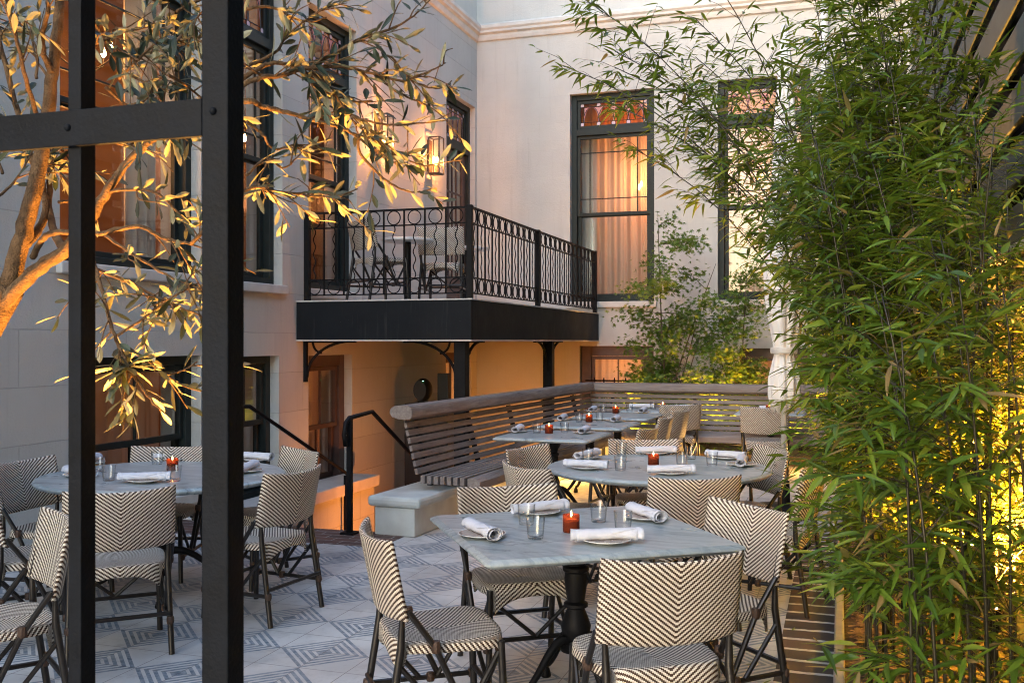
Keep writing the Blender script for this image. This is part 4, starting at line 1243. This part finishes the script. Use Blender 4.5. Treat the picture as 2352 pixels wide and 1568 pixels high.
# ------------------------------------------------------------------ gate in the foreground
gy, gw = 1.80, 0.0
gate = thing('iron_gate', 'black riveted iron gate standing open in the left foreground', 'gate', (-1.4, gy, 0))
def gx(px, f=None):             # where the plane y=gy meets that column of the photograph
    r = (px-1176)/FPX; return (r*CY_-SY_)*gy/(r*SY_+CY_)
x0, x1 = gx(462), gx(523)
m = MB(); m.box(x0, x1, gy, gy+0.062, 0.01, 3.6); own(m.build('gate_post', M['iron_gate'], bevel=0.004), gate)
xa, xb = gx(145), gx(175)
m = MB(); m.box(xa, xb, gy+0.014, gy+0.062, 0.01, 3.6); own(m.build('bar', M['iron_gate'], bevel=0.003), gate)
for k in range(1,4):
    dx = (xa-x0)*k*1.0
    m = MB(); m.box(xa+dx, xb+dx, gy+0.014, gy+0.062, 0.01, 3.6); own(m.build('bar', M['iron_gate'], bevel=0.003), gate)
zt = lambda py: EYE - (py-784)/FPX * ((462-1176)/FPX*0 + gy/(((462-1176)/FPX)*SY_+CY_))
m = MB(); m.box(x0-1.6, x0+0.001, gy-0.001, gy+0.012, zt(313), zt(226)); own(m.build('cross_bar', M['iron_gate'], bevel=0.002), gate)
m = MB(); m.box(x0-1.6, x0+0.001, gy-0.001, gy+0.012, 0.25, 0.32); own(m.build('cross_bar', M['iron_gate'], bevel=0.002), gate)
m = MB()
for cx, cz in ((gx(490), zt(258)), ((xa+xb)/2-0.004, zt(268))):
    vs0 = []
    m2 = []
    for i in range(6):
        a = i/5*PI/2
        for k in range(14):
            b = 2*PI*k/14
            m2.append((cx+0.0085*math.cos(a)*math.cos(b), gy-0.001-0.0075*math.sin(a), cz+0.0085*math.cos(a)*math.sin(b)))
    m.add(m2, [(i*14+k, i*14+(k+1)%14, (i+1)*14+(k+1)%14, (i+1)*14+k) for i in range(5) for k in range(14)])
own(m.build('rivet', M['iron_gate'], smooth=True), gate)

# ------------------------------------------------------------------ leaves
def leaf(mb, p, d, up, L, W_, tint, bend=0.15, shape='lance'):
    """one folded leaf blade of ten faces"""
    d = d.normalized(); s = d.cross(up)
    if s.length < 1e-4: s = d.orthogonal()
    s.normalize(); n = s.cross(d)
    prof = {'lance': ((0,0.05),(0.15,0.8),(0.38,1.0),(0.7,0.6),(1.0,0.0)),
            'olive': ((0,0.06),(0.25,0.62),(0.55,1.0),(0.82,0.72),(1.0,0.0))}[shape]
    vs_ = []
    for q, w in prof:
        c = p + d*(L*q) - n*(bend*L*q*q)
        e = W_*w*0.5
        vs_ += [c - s*e + n*(e*0.25), c, c + s*e + n*(e*0.25)]
    fs = []
    for i in range(4):
        a = i*3
        fs += [(a,a+1,a+4,a+3),(a+1,a+2,a+5,a+4)]
    mb.add(vs_, fs, None, tint)
def rvec(r_, s=1.0):
    return Vector((r_.gauss(0,s), r_.gauss(0,s), r_.gauss(0,s)))
UP = Vector((0,0,1))

# ------------------------------------------------------------------ olive tree behind the gate
def z2(x, y): return ((500+x/2.8)*0.9408, y/2.8*0.9408)
def z1(x, y): return (x/2.8*0.9408, y/2.8*0.9408)
olive = thing('olive_tree', 'uplit olive tree reaching over the courtyard from behind the gate', 'tree', tuple(deep(-130,1400,3.1)))
olive.location.z = 0
def spath(pts, n=6):
    """smooth a polyline (Catmull-Rom)"""
    P = [pts[0]] + list(pts) + [pts[-1]]; out = []
    for i in range(1, len(P)-2):
        for k in range(n):
            t = k/n
            out.append(0.5*((2*P[i]) + (P[i+1]-P[i-1])*t + (2*P[i-1]-5*P[i]+4*P[i+1]-P[i+2])*t*t + (-P[i-1]+3*P[i]-3*P[i+1]+P[i+2])*t**3))
    out.append(pts[-1]); return out
ro = random.Random(11)
trunk = MB(); tw = trunk; fol = MB()
def branch(mb, pts, r0, r1):
    w = [deep(x, y, f) for x, y, f in pts]
    p = spath(w)
    n = len(p)
    mb.tube([q + rvec(ro, 0.0008+0.002*r0/0.05) for q in p], [r0+(r1-r0)*i/(n-1) for i in range(n)], 9)
    return p
base = olive.location
pts = [base+Vector((0,0,0)), base+Vector((0.02,0.02,0.5)), deep(-95,900,3.1), deep(-40,770,3.0), deep(20,660,3.0)]
trunk.tube(spath(pts), 0.048, 10)
limbs = []
limbs.append(branch(trunk, [(-60,800,3.02),(15,665,3.0),(52,540,3.0),(85,400,2.98),(108,260,2.98),(125,120,3.0),(140,-40,3.05),(150,-160,3.1)], 0.033, 0.010))
limbs.append(branch(trunk, [(-30,745,3.0),(60,640,2.95),(150,575,2.92),(205,505,2.9),(255,425,2.88),(300,365,2.86),(380,300,2.85),(470,245,2.85)], 0.024, 0.005))
limbs.append(branch(trunk, [(60,560,3.0),(90,525,3.05),(105,460,3.1),(60,330,3.15),(20,180,3.2),(-20,20,3.2)], 0.014, 0.007))
limbs.append(branch(trunk, [(75,590,2.96),(100,545,2.9),(140,533,2.85),(230,535,2.8),(320,520,2.78),(380,548,2.76),(440,560,2.75)], 0.010, 0.004))
limbs.append(branch(trunk, [(100,300,2.98),(70,220,2.9),(40,100,2.85),(10,-30,2.85)], 0.008, 0.004))
limbs.append(branch(trunk, [(118,170,2.98),(95,100,2.95),(110,20,2.9),(100,-60,2.9)], 0.010, 0.005))
limbs.append(branch(trunk, [(150,575,2.92),(120,520,3.05),(112,420,3.15),(128,300,3.2)], 0.014, 0.006))
twigs = []
def twig(pts, r0=0.007, r1=0.0018):
    p = branch(tw, pts, r0, r1); twigs.append(p); return p
f = 2.8
def T2_(l, f0=2.75, df=0.03): return [(*z2(x,y), f0+df*i) for i, (x,y) in enumerate(l)]
twig([(470,245,2.85)]+T2_([(285,690),(400,730),(560,770),(700,812),(900,862),(1050,925),(1200,965),(1400,1100),(1530,1136)]), 0.009)
twig([(470,245,2.85)]+T2_([(285,520),(450,435),(600,455),(720,520),(880,650),(1000,800),(1050,920)]), 0.008)
twig([(400,290,2.85)]+T2_([(300,560),(500,520),(700,470),(900,455),(1100,490),(1350,550),(1550,480),(1640,430)]), 0.008)
twig(T2_([(700,470),(900,360),(1080,260),(1290,190),(1450,90),(1560,-20)], 2.82), 0.006)
twig([(440,560,2.75)]+T2_([(280,1300),(500,1312),(700,1335),(900,1345),(1040,1290)], 2.7), 0.006)
twig(T2_([(1050,925),(1062,1050),(1200,1200),(1300,1272),(1430,1315),(1560,1290)], 2.85), 0.005)
twig(T2_([(1000,800),(1250,852),(1450,845),(1650,820)], 2.85), 0.004)
twig(T2_([(285,60),(450,50),(600,120),(720,150),(830,120)], 2.8), 0.005)
twig(T2_([(290,450),(480,360),(560,250),(700,130),(800,60)], 2.75), 0.005)
twig(T2_([(1100,490),(1250,380),(1400,540),(1580,605),(1690,555)], 2.95), 0.004)
twig(T2_([(285,830),(380,900),(470,1015),(620,990),(760,1000)], 2.7), 0.005)
twig(T2_([(620,440),(800,640),(950,690),(1150,690)], 2.85), 0.004)
twig(T2_([(1150,500),(1330,640),(1480,700),(1560,760)], 2.95), 0.004)
twig(T2_([(285,1200),(420,1080),(540,1150),(660,1040)], 2.7), 0.004)
twig([(205,560,2.85),(232,660,2.7),(255,745,2.62),(280,810,2.58),(292,838,2.56)], 0.006, 0.004)
twig([(292,838,2.56),(320,880,2.55),(345,915,2.55),(368,942,2.55)], 0.005, 0.002)
twig([(200,610,2.8),(300,650,2.75),(375,690,2.72),(450,720,2.7)], 0.006)
twig([(270,770,2.6),(330,730,2.65),(400,680,2.7),(455,650,2.72)], 0.004)
twig([(285,790,2.6),(340,830,2.62),(390,860,2.65),(455,830,2.68)], 0.004)
twig([(240,540,2.8),(330,600,2.75),(400,640,2.72),(470,665,2.7)], 0.005)
twig([(250,440,2.88),(350,440,2.8),(420,500,2.78),(470,560,2.75)], 0.005)
for k in range(16):      # the tangle between the bars and above
    x, y = ro.uniform(190,460), ro.uniform(-40,330)
    x1_, y1_ = x+ro.uniform(60,190), y+ro.uniform(-120,130)
    twig([(x,y,ro.uniform(2.6,3.1)), ((x+x1_)/2+ro.uniform(-20,20),(y+y1_)/2+ro.uniform(-25,25),2.85), (x1_,y1_,ro.uniform(2.6,3.1))], 0.005)
for k in range(12):
    x, y = ro.uniform(-40,150), ro.uniform(-40,560)
    x1_, y1_ = x+ro.uniform(-80,90), y+ro.uniform(-150,60)
    twig([(x,y,3.0), ((x+x1_)/2+ro.uniform(-12,12),(y+y1_)/2+ro.uniform(-15,15),3.05), (x1_,y1_,3.1)], 0.005)
def olive_leaves(p, dens=1.0, big=1.0):
    acc = 0.0; step = 0.024
    side = 0
    for a, b in zip(p, p[1:]):
        seg = b-a; L = seg.length
        if L < 1e-5: continue
        d = seg.normalized(); acc += L
        while acc > step:
            acc -= step
            side += 1
            for s in (-1,1):
                if ro.random() > 0.52*dens: continue
                o = d.cross(UP); o = o.normalized() if o.length > 0.05 else Vector((1,0,0))
                q = (o*s if side % 2 else o.cross(d)*s)
                v = (d*0.75 + q*ro.uniform(0.45,1.0) + rvec(ro,0.22) + Vector((0,0,-0.05))).normalized()
                c = b - d*acc
                leaf(fol, c + v*0.004, v, (UP+rvec(ro,0.5)).normalized(), ro.uniform(0.040,0.078)*big, ro.uniform(0.012,0.021)*big, ro.random(), ro.uniform(-0.05,0.2), 'olive')
def side_twigs(p, n, L0, L1):
    for k in range(n):
        i = ro.randrange(max(1,len(p)//6), len(p)-1)
        d = (p[i+1]-p[i]).normalized()
        v = (d*0.6 + rvec(ro,0.45)).normalized()
        L = ro.uniform(L0,L1)
        w = [p[i], p[i]+v*L*0.5+rvec(ro,0.008), p[i]+v*L+Vector((0,0,-0.02))+rvec(ro,0.012)]
        q = spath(w, 4)
        tw.tube(q, [0.0026-0.0014*j/(len(q)-1) for j in range(len(q))], 5)
        olive_leaves(q, 1.0)
for ti, p in enumerate(list(twigs)):
    tot = sum((b-a).length for a, b in zip(p, p[1:]))
    olive_leaves(p[len(p)//5:], 0.75)
    side_twigs(p, int(tot*(8 if ti in (5,6,9,12) else 17)), 0.06, 0.17)
for p in limbs[1:]:
    side_twigs(p[len(p)//2:], 5, 0.1, 0.22)
# the whorl of broad leaves at the hanging tip
c = deep(292,842,2.56)
for k in range(19):
    a = k*2.4; el = ro.uniform(-0.55,0.75)
    rt, fw = cw(1,0), cw(0,1)
    v = (rt*math.cos(a)*1.0 + fw*math.sin(a)*0.7 + UP*el)
    v.normalize()
    leaf(fol, c, v, (UP+rvec(ro,0.25)).normalized(), ro.uniform(0.085,0.12), ro.uniform(0.02,0.027), ro.uniform(0.1,0.9), 0.08, 'olive')
own(trunk.build('trunk', M['bark'], smooth=True), olive)
own(fol.build('foliage', M['olive']), olive)

# ------------------------------------------------------------------ bamboo along the right wall
rb = random.Random(5)
GLOW = [Vector(q) for q in ((0.66,4.95,0.40),(0.60,5.35,0.32),(0.64,6.1,0.28),(0.64,7.2,0.28))]
def bamboo_plant(x, y, n, h0, h1, lean, label, dens=1.0, spread=0.13, low=0.35, big=1.0):
    t = thing('bamboo_plant', label, 'bamboo', (x,y,0.03), 0, 'bamboo plants in the bed along the right wall')
    cu = MB(); lf = MB()
    for k in range(n):
        b = Vector((x+rb.gauss(0,spread), y+rb.gauss(0,spread), 0.02))
        b.x = min(max(b.x,0.12),RX-0.08)
        H = rb.uniform(h0,h1)
        ln = Vector((lean[0]+rb.gauss(0,0.12), lean[1]+rb.gauss(0,0.14), 0))
        N = 14
        pts = [b + Vector((0,0,H*i/N)) + ln*(H*0.28*(i/N)**2.1) - Vector((0,0,0.06*H*(i/N)**3*ln.length*2)) for i in range(N+1)]
        for q in pts: q.x = min(q.x, RX-0.03)
        cu.tube(pts, [0.0065*(1-0.75*i/N)+0.0012 for i in range(N+1)], 6)
        nodes = int(H/0.145)
        for j in range(nodes):
            q = (j+rb.random()*0.6)/nodes
            if q*H < low: continue
            fi = q*N; i = min(int(fi), N-1); c = pts[i].lerp(pts[i+1], fi-i)
            for s in range(rb.choice((2,3,3,4))):
                a = rb.uniform(0,2*PI)
                L = rb.uniform(0.14,0.52)*(1.1-0.35*q)
                v = Vector((math.cos(a), math.sin(a), rb.uniform(0.25,0.9)))
                v.x -= 0.35
                v.normalize()
                e = c+v*L; e.z -= 0.10*L
                if e.x > RX-0.02: continue
                cu.tube([c, c.lerp(e,0.5)+Vector((0,0,0.02)), e], [0.0022,0.0016,0.0008], 4, cap=False)
                m_ = max(2,int(rb.uniform(5,12)*dens))
                for w in range(m_):
                    u = 0.35+0.65*w/(m_-1) if m_ > 1 else 1
                    o = c.lerp(e,u)
                    sd_ = v.cross(UP)*(1 if w % 2 else -1)
                    dd = (v*0.75 + sd_*rb.uniform(0.3,1.0) + rvec(rb,0.28) + Vector((0,0,-0.35))).normalized()
                    tv = rb.random()
                    if any((o-g).length < 0.30 for g in GLOW): continue
                    leaf(lf, o, dd, (UP+rvec(rb,0.35)).normalized(), rb.uniform(0.06,0.155)*big, rb.uniform(0.013,0.0245)*big, tv*0.92 if rb.random() > 0.05 else 1.0, rb.uniform(0.05,0.35))
    own(cu.build('culm', M['culm'], smooth=True), t)
    own(lf.build('foliage', M['bamboo']), t)
    return t
SH = 'dense green bamboo in the middle of the bed along the right wall'
bamboo_plant(0.25, 6.2, 7, 3.4, 4.6, (-1.5,-0.05), 'tall bamboo arching left across the upper wall and windows', 0.9, low=1.9)
bamboo_plant(0.25, 7.2, 7, 3.2, 4.8, (-0.95,-0.05), 'tall bamboo leaning left in front of the second lit window', 0.6, low=2.2)
bamboo_plant(0.24, 5.2, 7, 2.2, 3.2, (-0.38,-0.1), 'bamboo leaning over the brick path beside the near chairs', 1.1, low=0.5)
bamboo_plant(0.50, 8.3, 7, 3.6, 5.2, (-0.2,0.0), 'farthest bamboo in the bed, before the end wall', 1.1, low=0.6)
for x, y, n, a, b in ((0.30,4.5,7,1.8,2.6),(0.50,5.9,8,2.6,4.2),(0.40,6.8,8,3.0,4.6),(0.30,7.9,6,2.8,4.4),(0.30,5.6,7,2.4,3.6),(0.24,4.9,6,1.8,2.8)):
    bamboo_plant(x, y, n, a, b, (-0.3,-0.02), SH, 1.2, low=0.45)
bamboo_plant(0.62, 4.5, 5, 1.8, 2.8, (-0.15,0.05), 'yellow lit bamboo close to the garden wall at the right edge', 1.0, spread=0.08, low=0.45)
bamboo_plant(0.72, 5.15, 5, 1.6, 2.5, (-0.05,0.0), 'bamboo squeezed against the stucco wall by the spotlights', 1.0, spread=0.07, low=0.3)
bamboo_plant(0.74, 6.3, 6, 1.8, 3.0, (-0.05,0.0), 'bamboo close to the stucco wall halfway along the bed', 1.1, spread=0.09, low=0.3)
bamboo_plant(0.55, 4.05, 5, 1.3, 2.2, (-0.05,0.0), 'bamboo cut by the right edge of the photo, low and near', 1.1, spread=0.07, low=0.3)
bamboo_plant(0.36, 3.55, 5, 1.3, 2.0, (-0.2,0.0), 'low broad leaved bamboo nearest the viewer at the lower right', 1.0, spread=0.08, low=0.4, big=1.1)
bamboo_plant(0.64, 5.6, 6, 2.8, 3.9, (-0.1,-0.05), 'straight bamboo against the board fence', 1.1, spread=0.1, low=0.6)
# a curved conduit low in the bed
t = MB(); t.tube(spath([Vector((0.52,4.45,0.06)),Vector((0.62,4.35,0.10)),Vector((0.74,4.25,0.07)),Vector((0.9,4.15,0.05))]), 0.035, 10)
tag(t.build('conduit', M['pipe'], smooth=True), 'pale pipe lying in the mulch at the lower right corner', 'pipe')

m = MB()
for k in range(70):
    o = Vector((-0.1-abs(rb.gauss(0,0.5)), rb.uniform(3.5,9.5), 0.011))
    a = rb.uniform(0,6.28)
    leaf(m, o, Vector((math.cos(a),math.sin(a),0.0)), UP, rb.uniform(0.05,0.11), rb.uniform(0.01,0.016), rb.choice((0.3,0.5,0.97,1.0)), 0.0)
tag(m.build('fallen_leaves', M['bamboo']), kind='stuff')

# ------------------------------------------------------------------ maples behind the bench
rm = random.Random(9)
def maple_leaf(mb, p, d, n, S, tint):
    d = d.normalized(); s = d.cross(n)
    s = s.normalized() if s.length > 1e-3 else d.orthogonal().normalized()
    out = []
    for k, (ang, l) in enumerate(((-125,0.45),(-100,0.22),(-72,0.8),(-46,0.30),(-30,0.95),(-14,0.36),(0,1.0),(14,0.36),(30,0.95),(46,0.30),(72,0.8),(100,0.22),(125,0.45))):
        a = R(ang); out.append(p + d*(math.cos(a)*l*S) + s*(math.sin(a)*l*S))
    vs_ = [p]+out
    mb.add(vs_, [(0,i,i+1) for i in range(1,len(out))], None, tint)
def maple(x, y, H, label, n, spread):
    t = thing('maple_tree', label, 'tree', (x,y,0.12), 0, 'maples behind the bench')
    tr = MB(); lf = MB()
    def clampy(e):
        e.y = min(max(e.y, 13.22), BY-0.12); return e
    stems = []
    for k in range(4):
        a = rm.choice((0.3,PI-0.3,0.1,PI))+rm.gauss(0,0.5); h = H*(1.0 if k == 0 else rm.uniform(0.5,0.8))
        off = spread*(0.12 if k == 0 else rm.uniform(0.3,0.6))
        top = Vector((x+math.cos(a)*off, y+math.sin(a)*off*0.5, h))
        mid = Vector((x+math.cos(a)*off*0.35+rm.gauss(0,0.05), y, h*0.5))
        p = spath([Vector((x,y,0.1)), Vector((x+rm.gauss(0,0.03),y,0.5)), mid, top])
        tr.tube(p, [0.026*(1-0.88*i/(len(p)-1)) for i in range(len(p))], 7)
        stems.append(p)
    for k in range(n):
        p = stems[0] if k % 2 else rm.choice(stems)
        q = rm.uniform(0.22,1.0); i = min(int(q*(len(p)-1)), len(p)-2); c = p[i]
        a = rm.uniform(0,2*PI)
        L = spread*rm.uniform(0.25,1.0)*(1.15-0.65*q)
        v = Vector((math.cos(a), math.sin(a)*0.7, rm.uniform(0.0,0.7)))
        e1 = clampy(c+v*L*0.6); e = clampy(c+v*L - Vector((0,0,0.35*L*rm.random())))
        tr.tube([c,e1,e], [0.006,0.004,0.0015], 5, cap=False)
        for w in range(int(40+150*L)):
            u = 0.2+0.85*rm.random()**0.7
            o = (c.lerp(e1,u/0.6) if u < 0.6 else e1.lerp(e,(u-0.6)/0.4)) + Vector((rm.gauss(0,0.10),rm.gauss(0,0.09),rm.gauss(0,0.075)))
            if not 13.2 < o.y < BY-0.04: continue
            d = (Vector((v.x,v.y,-0.6))+rvec(rm,0.5)).normalized()
            maple_leaf(lf, o, d, (UP+rvec(rm,0.45)).normalized(), rm.uniform(0.04,0.072), rm.random())
    own(tr.build('trunk', M['maple_bark'], smooth=True), t); own(lf.build('crown', M['maple']), t)
maple(-2.35, 14.2, 3.45, 'taller uplit maple rising in front of the lit back window', 80, 1.2)
maple(-1.35, 14.35, 2.55, 'smaller uplit maple between the two back windows', 60, 0.95)
maple(-0.3, 14.2, 2.5, 'young maple mostly hidden behind the bamboo', 45, 0.55)
# low planting along the back bed
m = MB()
for k in range(900):
    o = Vector((rm.uniform(-3.1,0.8), rm.uniform(13.4,15.1), 0.13+rm.random()**2*0.5))
    maple_leaf(m, o, Vector((rm.gauss(0,1),rm.gauss(0,1),-0.2)), (UP+rvec(rm,0.4)).normalized(), rm.uniform(0.035,0.06), rm.random())
tag(m.build('ground_cover', M['maple']), kind='stuff')

# ------------------------------------------------------------------ folded parasol
t = thing('parasol', 'closed white parasol standing half behind the bamboo', 'parasol', tuple(cw(2.54,9.3)), 0)
m = MB(); m.tube([(0,0,0.05),(0,0,4.55)], 0.028, 12); m.build('pole', M['pipe'], t, smooth=True)
m = MB(); NA = 40
prof = [(4.50,0.03),(4.2,0.07),(3.7,0.11),(3.1,0.15),(2.6,0.20),(2.3,0.23),(2.0,0.215),(1.75,0.17),(1.55,0.115),(1.48,0.105),(1.40,0.13),(1.25,0.17),(1.1,0.17),(0.98,0.13)]
vs_ = []
for z, r_ in prof:
    for k in range(NA):
        a = 2*PI*k/NA
        rr_ = 0.78*r_*(1+0.30*abs(math.sin(4.5*a+z*0.5))**0.6*math.cos(9*a+z*1.0)+0.07*math.cos(3*a))
        vs_.append((rr_*math.cos(a)-0.02*(2.2-z)*0.2, rr_*math.sin(a), z+(0.05*math.cos(8*a) if z < 1.05 else 0)))
m.add(vs_, [(i*NA+k, i*NA+(k+1)%NA, (i+1)*NA+(k+1)%NA, (i+1)*NA+k) for i in range(len(prof)-1) for k in range(NA)])
cn = m.build('canopy', M['canvas'], t, smooth=True); sd = cn.modifiers.new('thick','SOLIDIFY'); sd.thickness = 0.003
m = MB(); m.lathe([(0.118,1.485),(0.124,1.50),(0.124,1.53),(0.118,1.545)], 24); m.build('strap', M['pipe'], t)
m = MB(); m.lathe([(0.30,0.0),(0.30,0.06),(0.06,0.08),(0.05,0.3)], 28); m.build('base', M['iron'], t)

# ------------------------------------------------------------------ speaker and cabinet under the balcony
t = thing('service_cabinet', 'dark cabinet with raised back standing under the balcony', 'cabinet', (-5.05,12.0,-0.95))
m = MB(); m.box(-0.30,0.30,-0.22,0.22,0,1.75); m.build('body', M['black'], t, bevel=0.01)
m = MB(); m.box(0.09,0.24,-0.05,0.05,1.753,2.14); m.build('panel', M['black'], t, bevel=0.006)
t = thing('speaker', 'round black loudspeaker with a small green light under the balcony', 'speaker', (-5.14,11.9,0.80))
m = MB(); vs_ = []
for i in range(9):
    y_ = -0.11+0.22*i/8; r_ = 0.155*(0.80+0.20*math.sin(PI*i/8))
    for k in range(24):
        a = 2*PI*k/24; vs_.append((r_*0.72*math.cos(a), y_, 0.172+r_*math.sin(a)))
m.add(vs_, [(i*24+k,i*24+(k+1)%24,(i+1)*24+(k+1)%24,(i+1)*24+k) for i in range(8) for k in range(24)]+[tuple(range(24))[::-1],tuple(8*24+k for k in range(24))])
m.build('housing', M['black'], t, smooth='auto')
m = MB(); m.lathe([(0.001,0),(0.009,0.0),(0.009,0.004),(0.001,0.006)], 10, (0.05,-0.117,0.29)); m.build('indicator_light', M['led'], t)
m = MB(); m.box(-0.05,0.05,-0.06,0.06,0.0,0.03); m.build('foot', M['black'], t)

# ------------------------------------------------------------------ garden spots: every one a lamp the photograph shows at work
def spot(label, p, target, energy, angle, col=GOLD, blend=0.7, rad=0.03):
    p, q = Vector(p), Vector(target); d = (q-p).normalized()
    t = thing('garden_spotlight', label, 'garden light', p, 0, 'garden spotlights')
    m = MB(); m.tube([p-d*0.10, p-d*0.005], [0.022,0.032], 12); own(m.build('housing', M['iron'], smooth='auto'), t)
    m = MB(); m.tube([p-d*0.08, Vector((p.x,p.y,max(p.z-0.2,-0.9)))], 0.008, 6); own(m.build('stake', M['iron']), t)
    m = MB(); m.tube([p-d*0.004, p-d*0.001], 0.013, 12); own(m.build('lens', M['lens']), t)
    lamp('SPOT', 'spot_light', p+d*0.01, energy, col, t, rad, q, angle, blend)
    return t
spot('spotlight at the foot of the olive tree', cw(-1.30,2.95,0.32), cw(-0.95,2.95,2.4), 190, 90)
spot('spotlight at the foot of the olive tree, nearer the gate', cw(-0.72,2.75,0.25), cw(-0.55,2.85,2.4), 150, 70)
spot('bright spotlight low in the bamboo at the lower right', GLOW[0], (0.62,5.3,2.4), 780, 112)
spot('spotlight in the bamboo just behind the brightest one', GLOW[1], (0.58,5.8,2.4), 780, 112)
spot('spotlight in the bamboo bed halfway along the wall', GLOW[2], (0.60,6.3,2.4), 780, 112)
spot('spotlight deep in the bamboo near the parasol', GLOW[3], (0.58,7.4,2.4), 600, 112)
spot('spotlight under the taller maple', (-2.75,13.6,0.22), (-2.4,14.4,1.9), 240, 95)
spot('spotlight under the smaller maple', (-1.7,13.6,0.22), (-1.6,14.4,1.7), 190, 95)
spot('spotlight under the young hidden maple', (-0.5,13.75,0.22), (-0.5,14.9,1.7), 90, 95)
spot('spotlight under the balcony aimed at the end wall', (-4.1,13.9,-0.75), (-4.3,15.3,0.7), 30, 120, (1,0.29,0.015))
spot('spotlight beside the basement steps', (-3.75,9.9,-0.7), (-5.6,9.9,-0.1), 30, 130, (1,0.30,0.05))
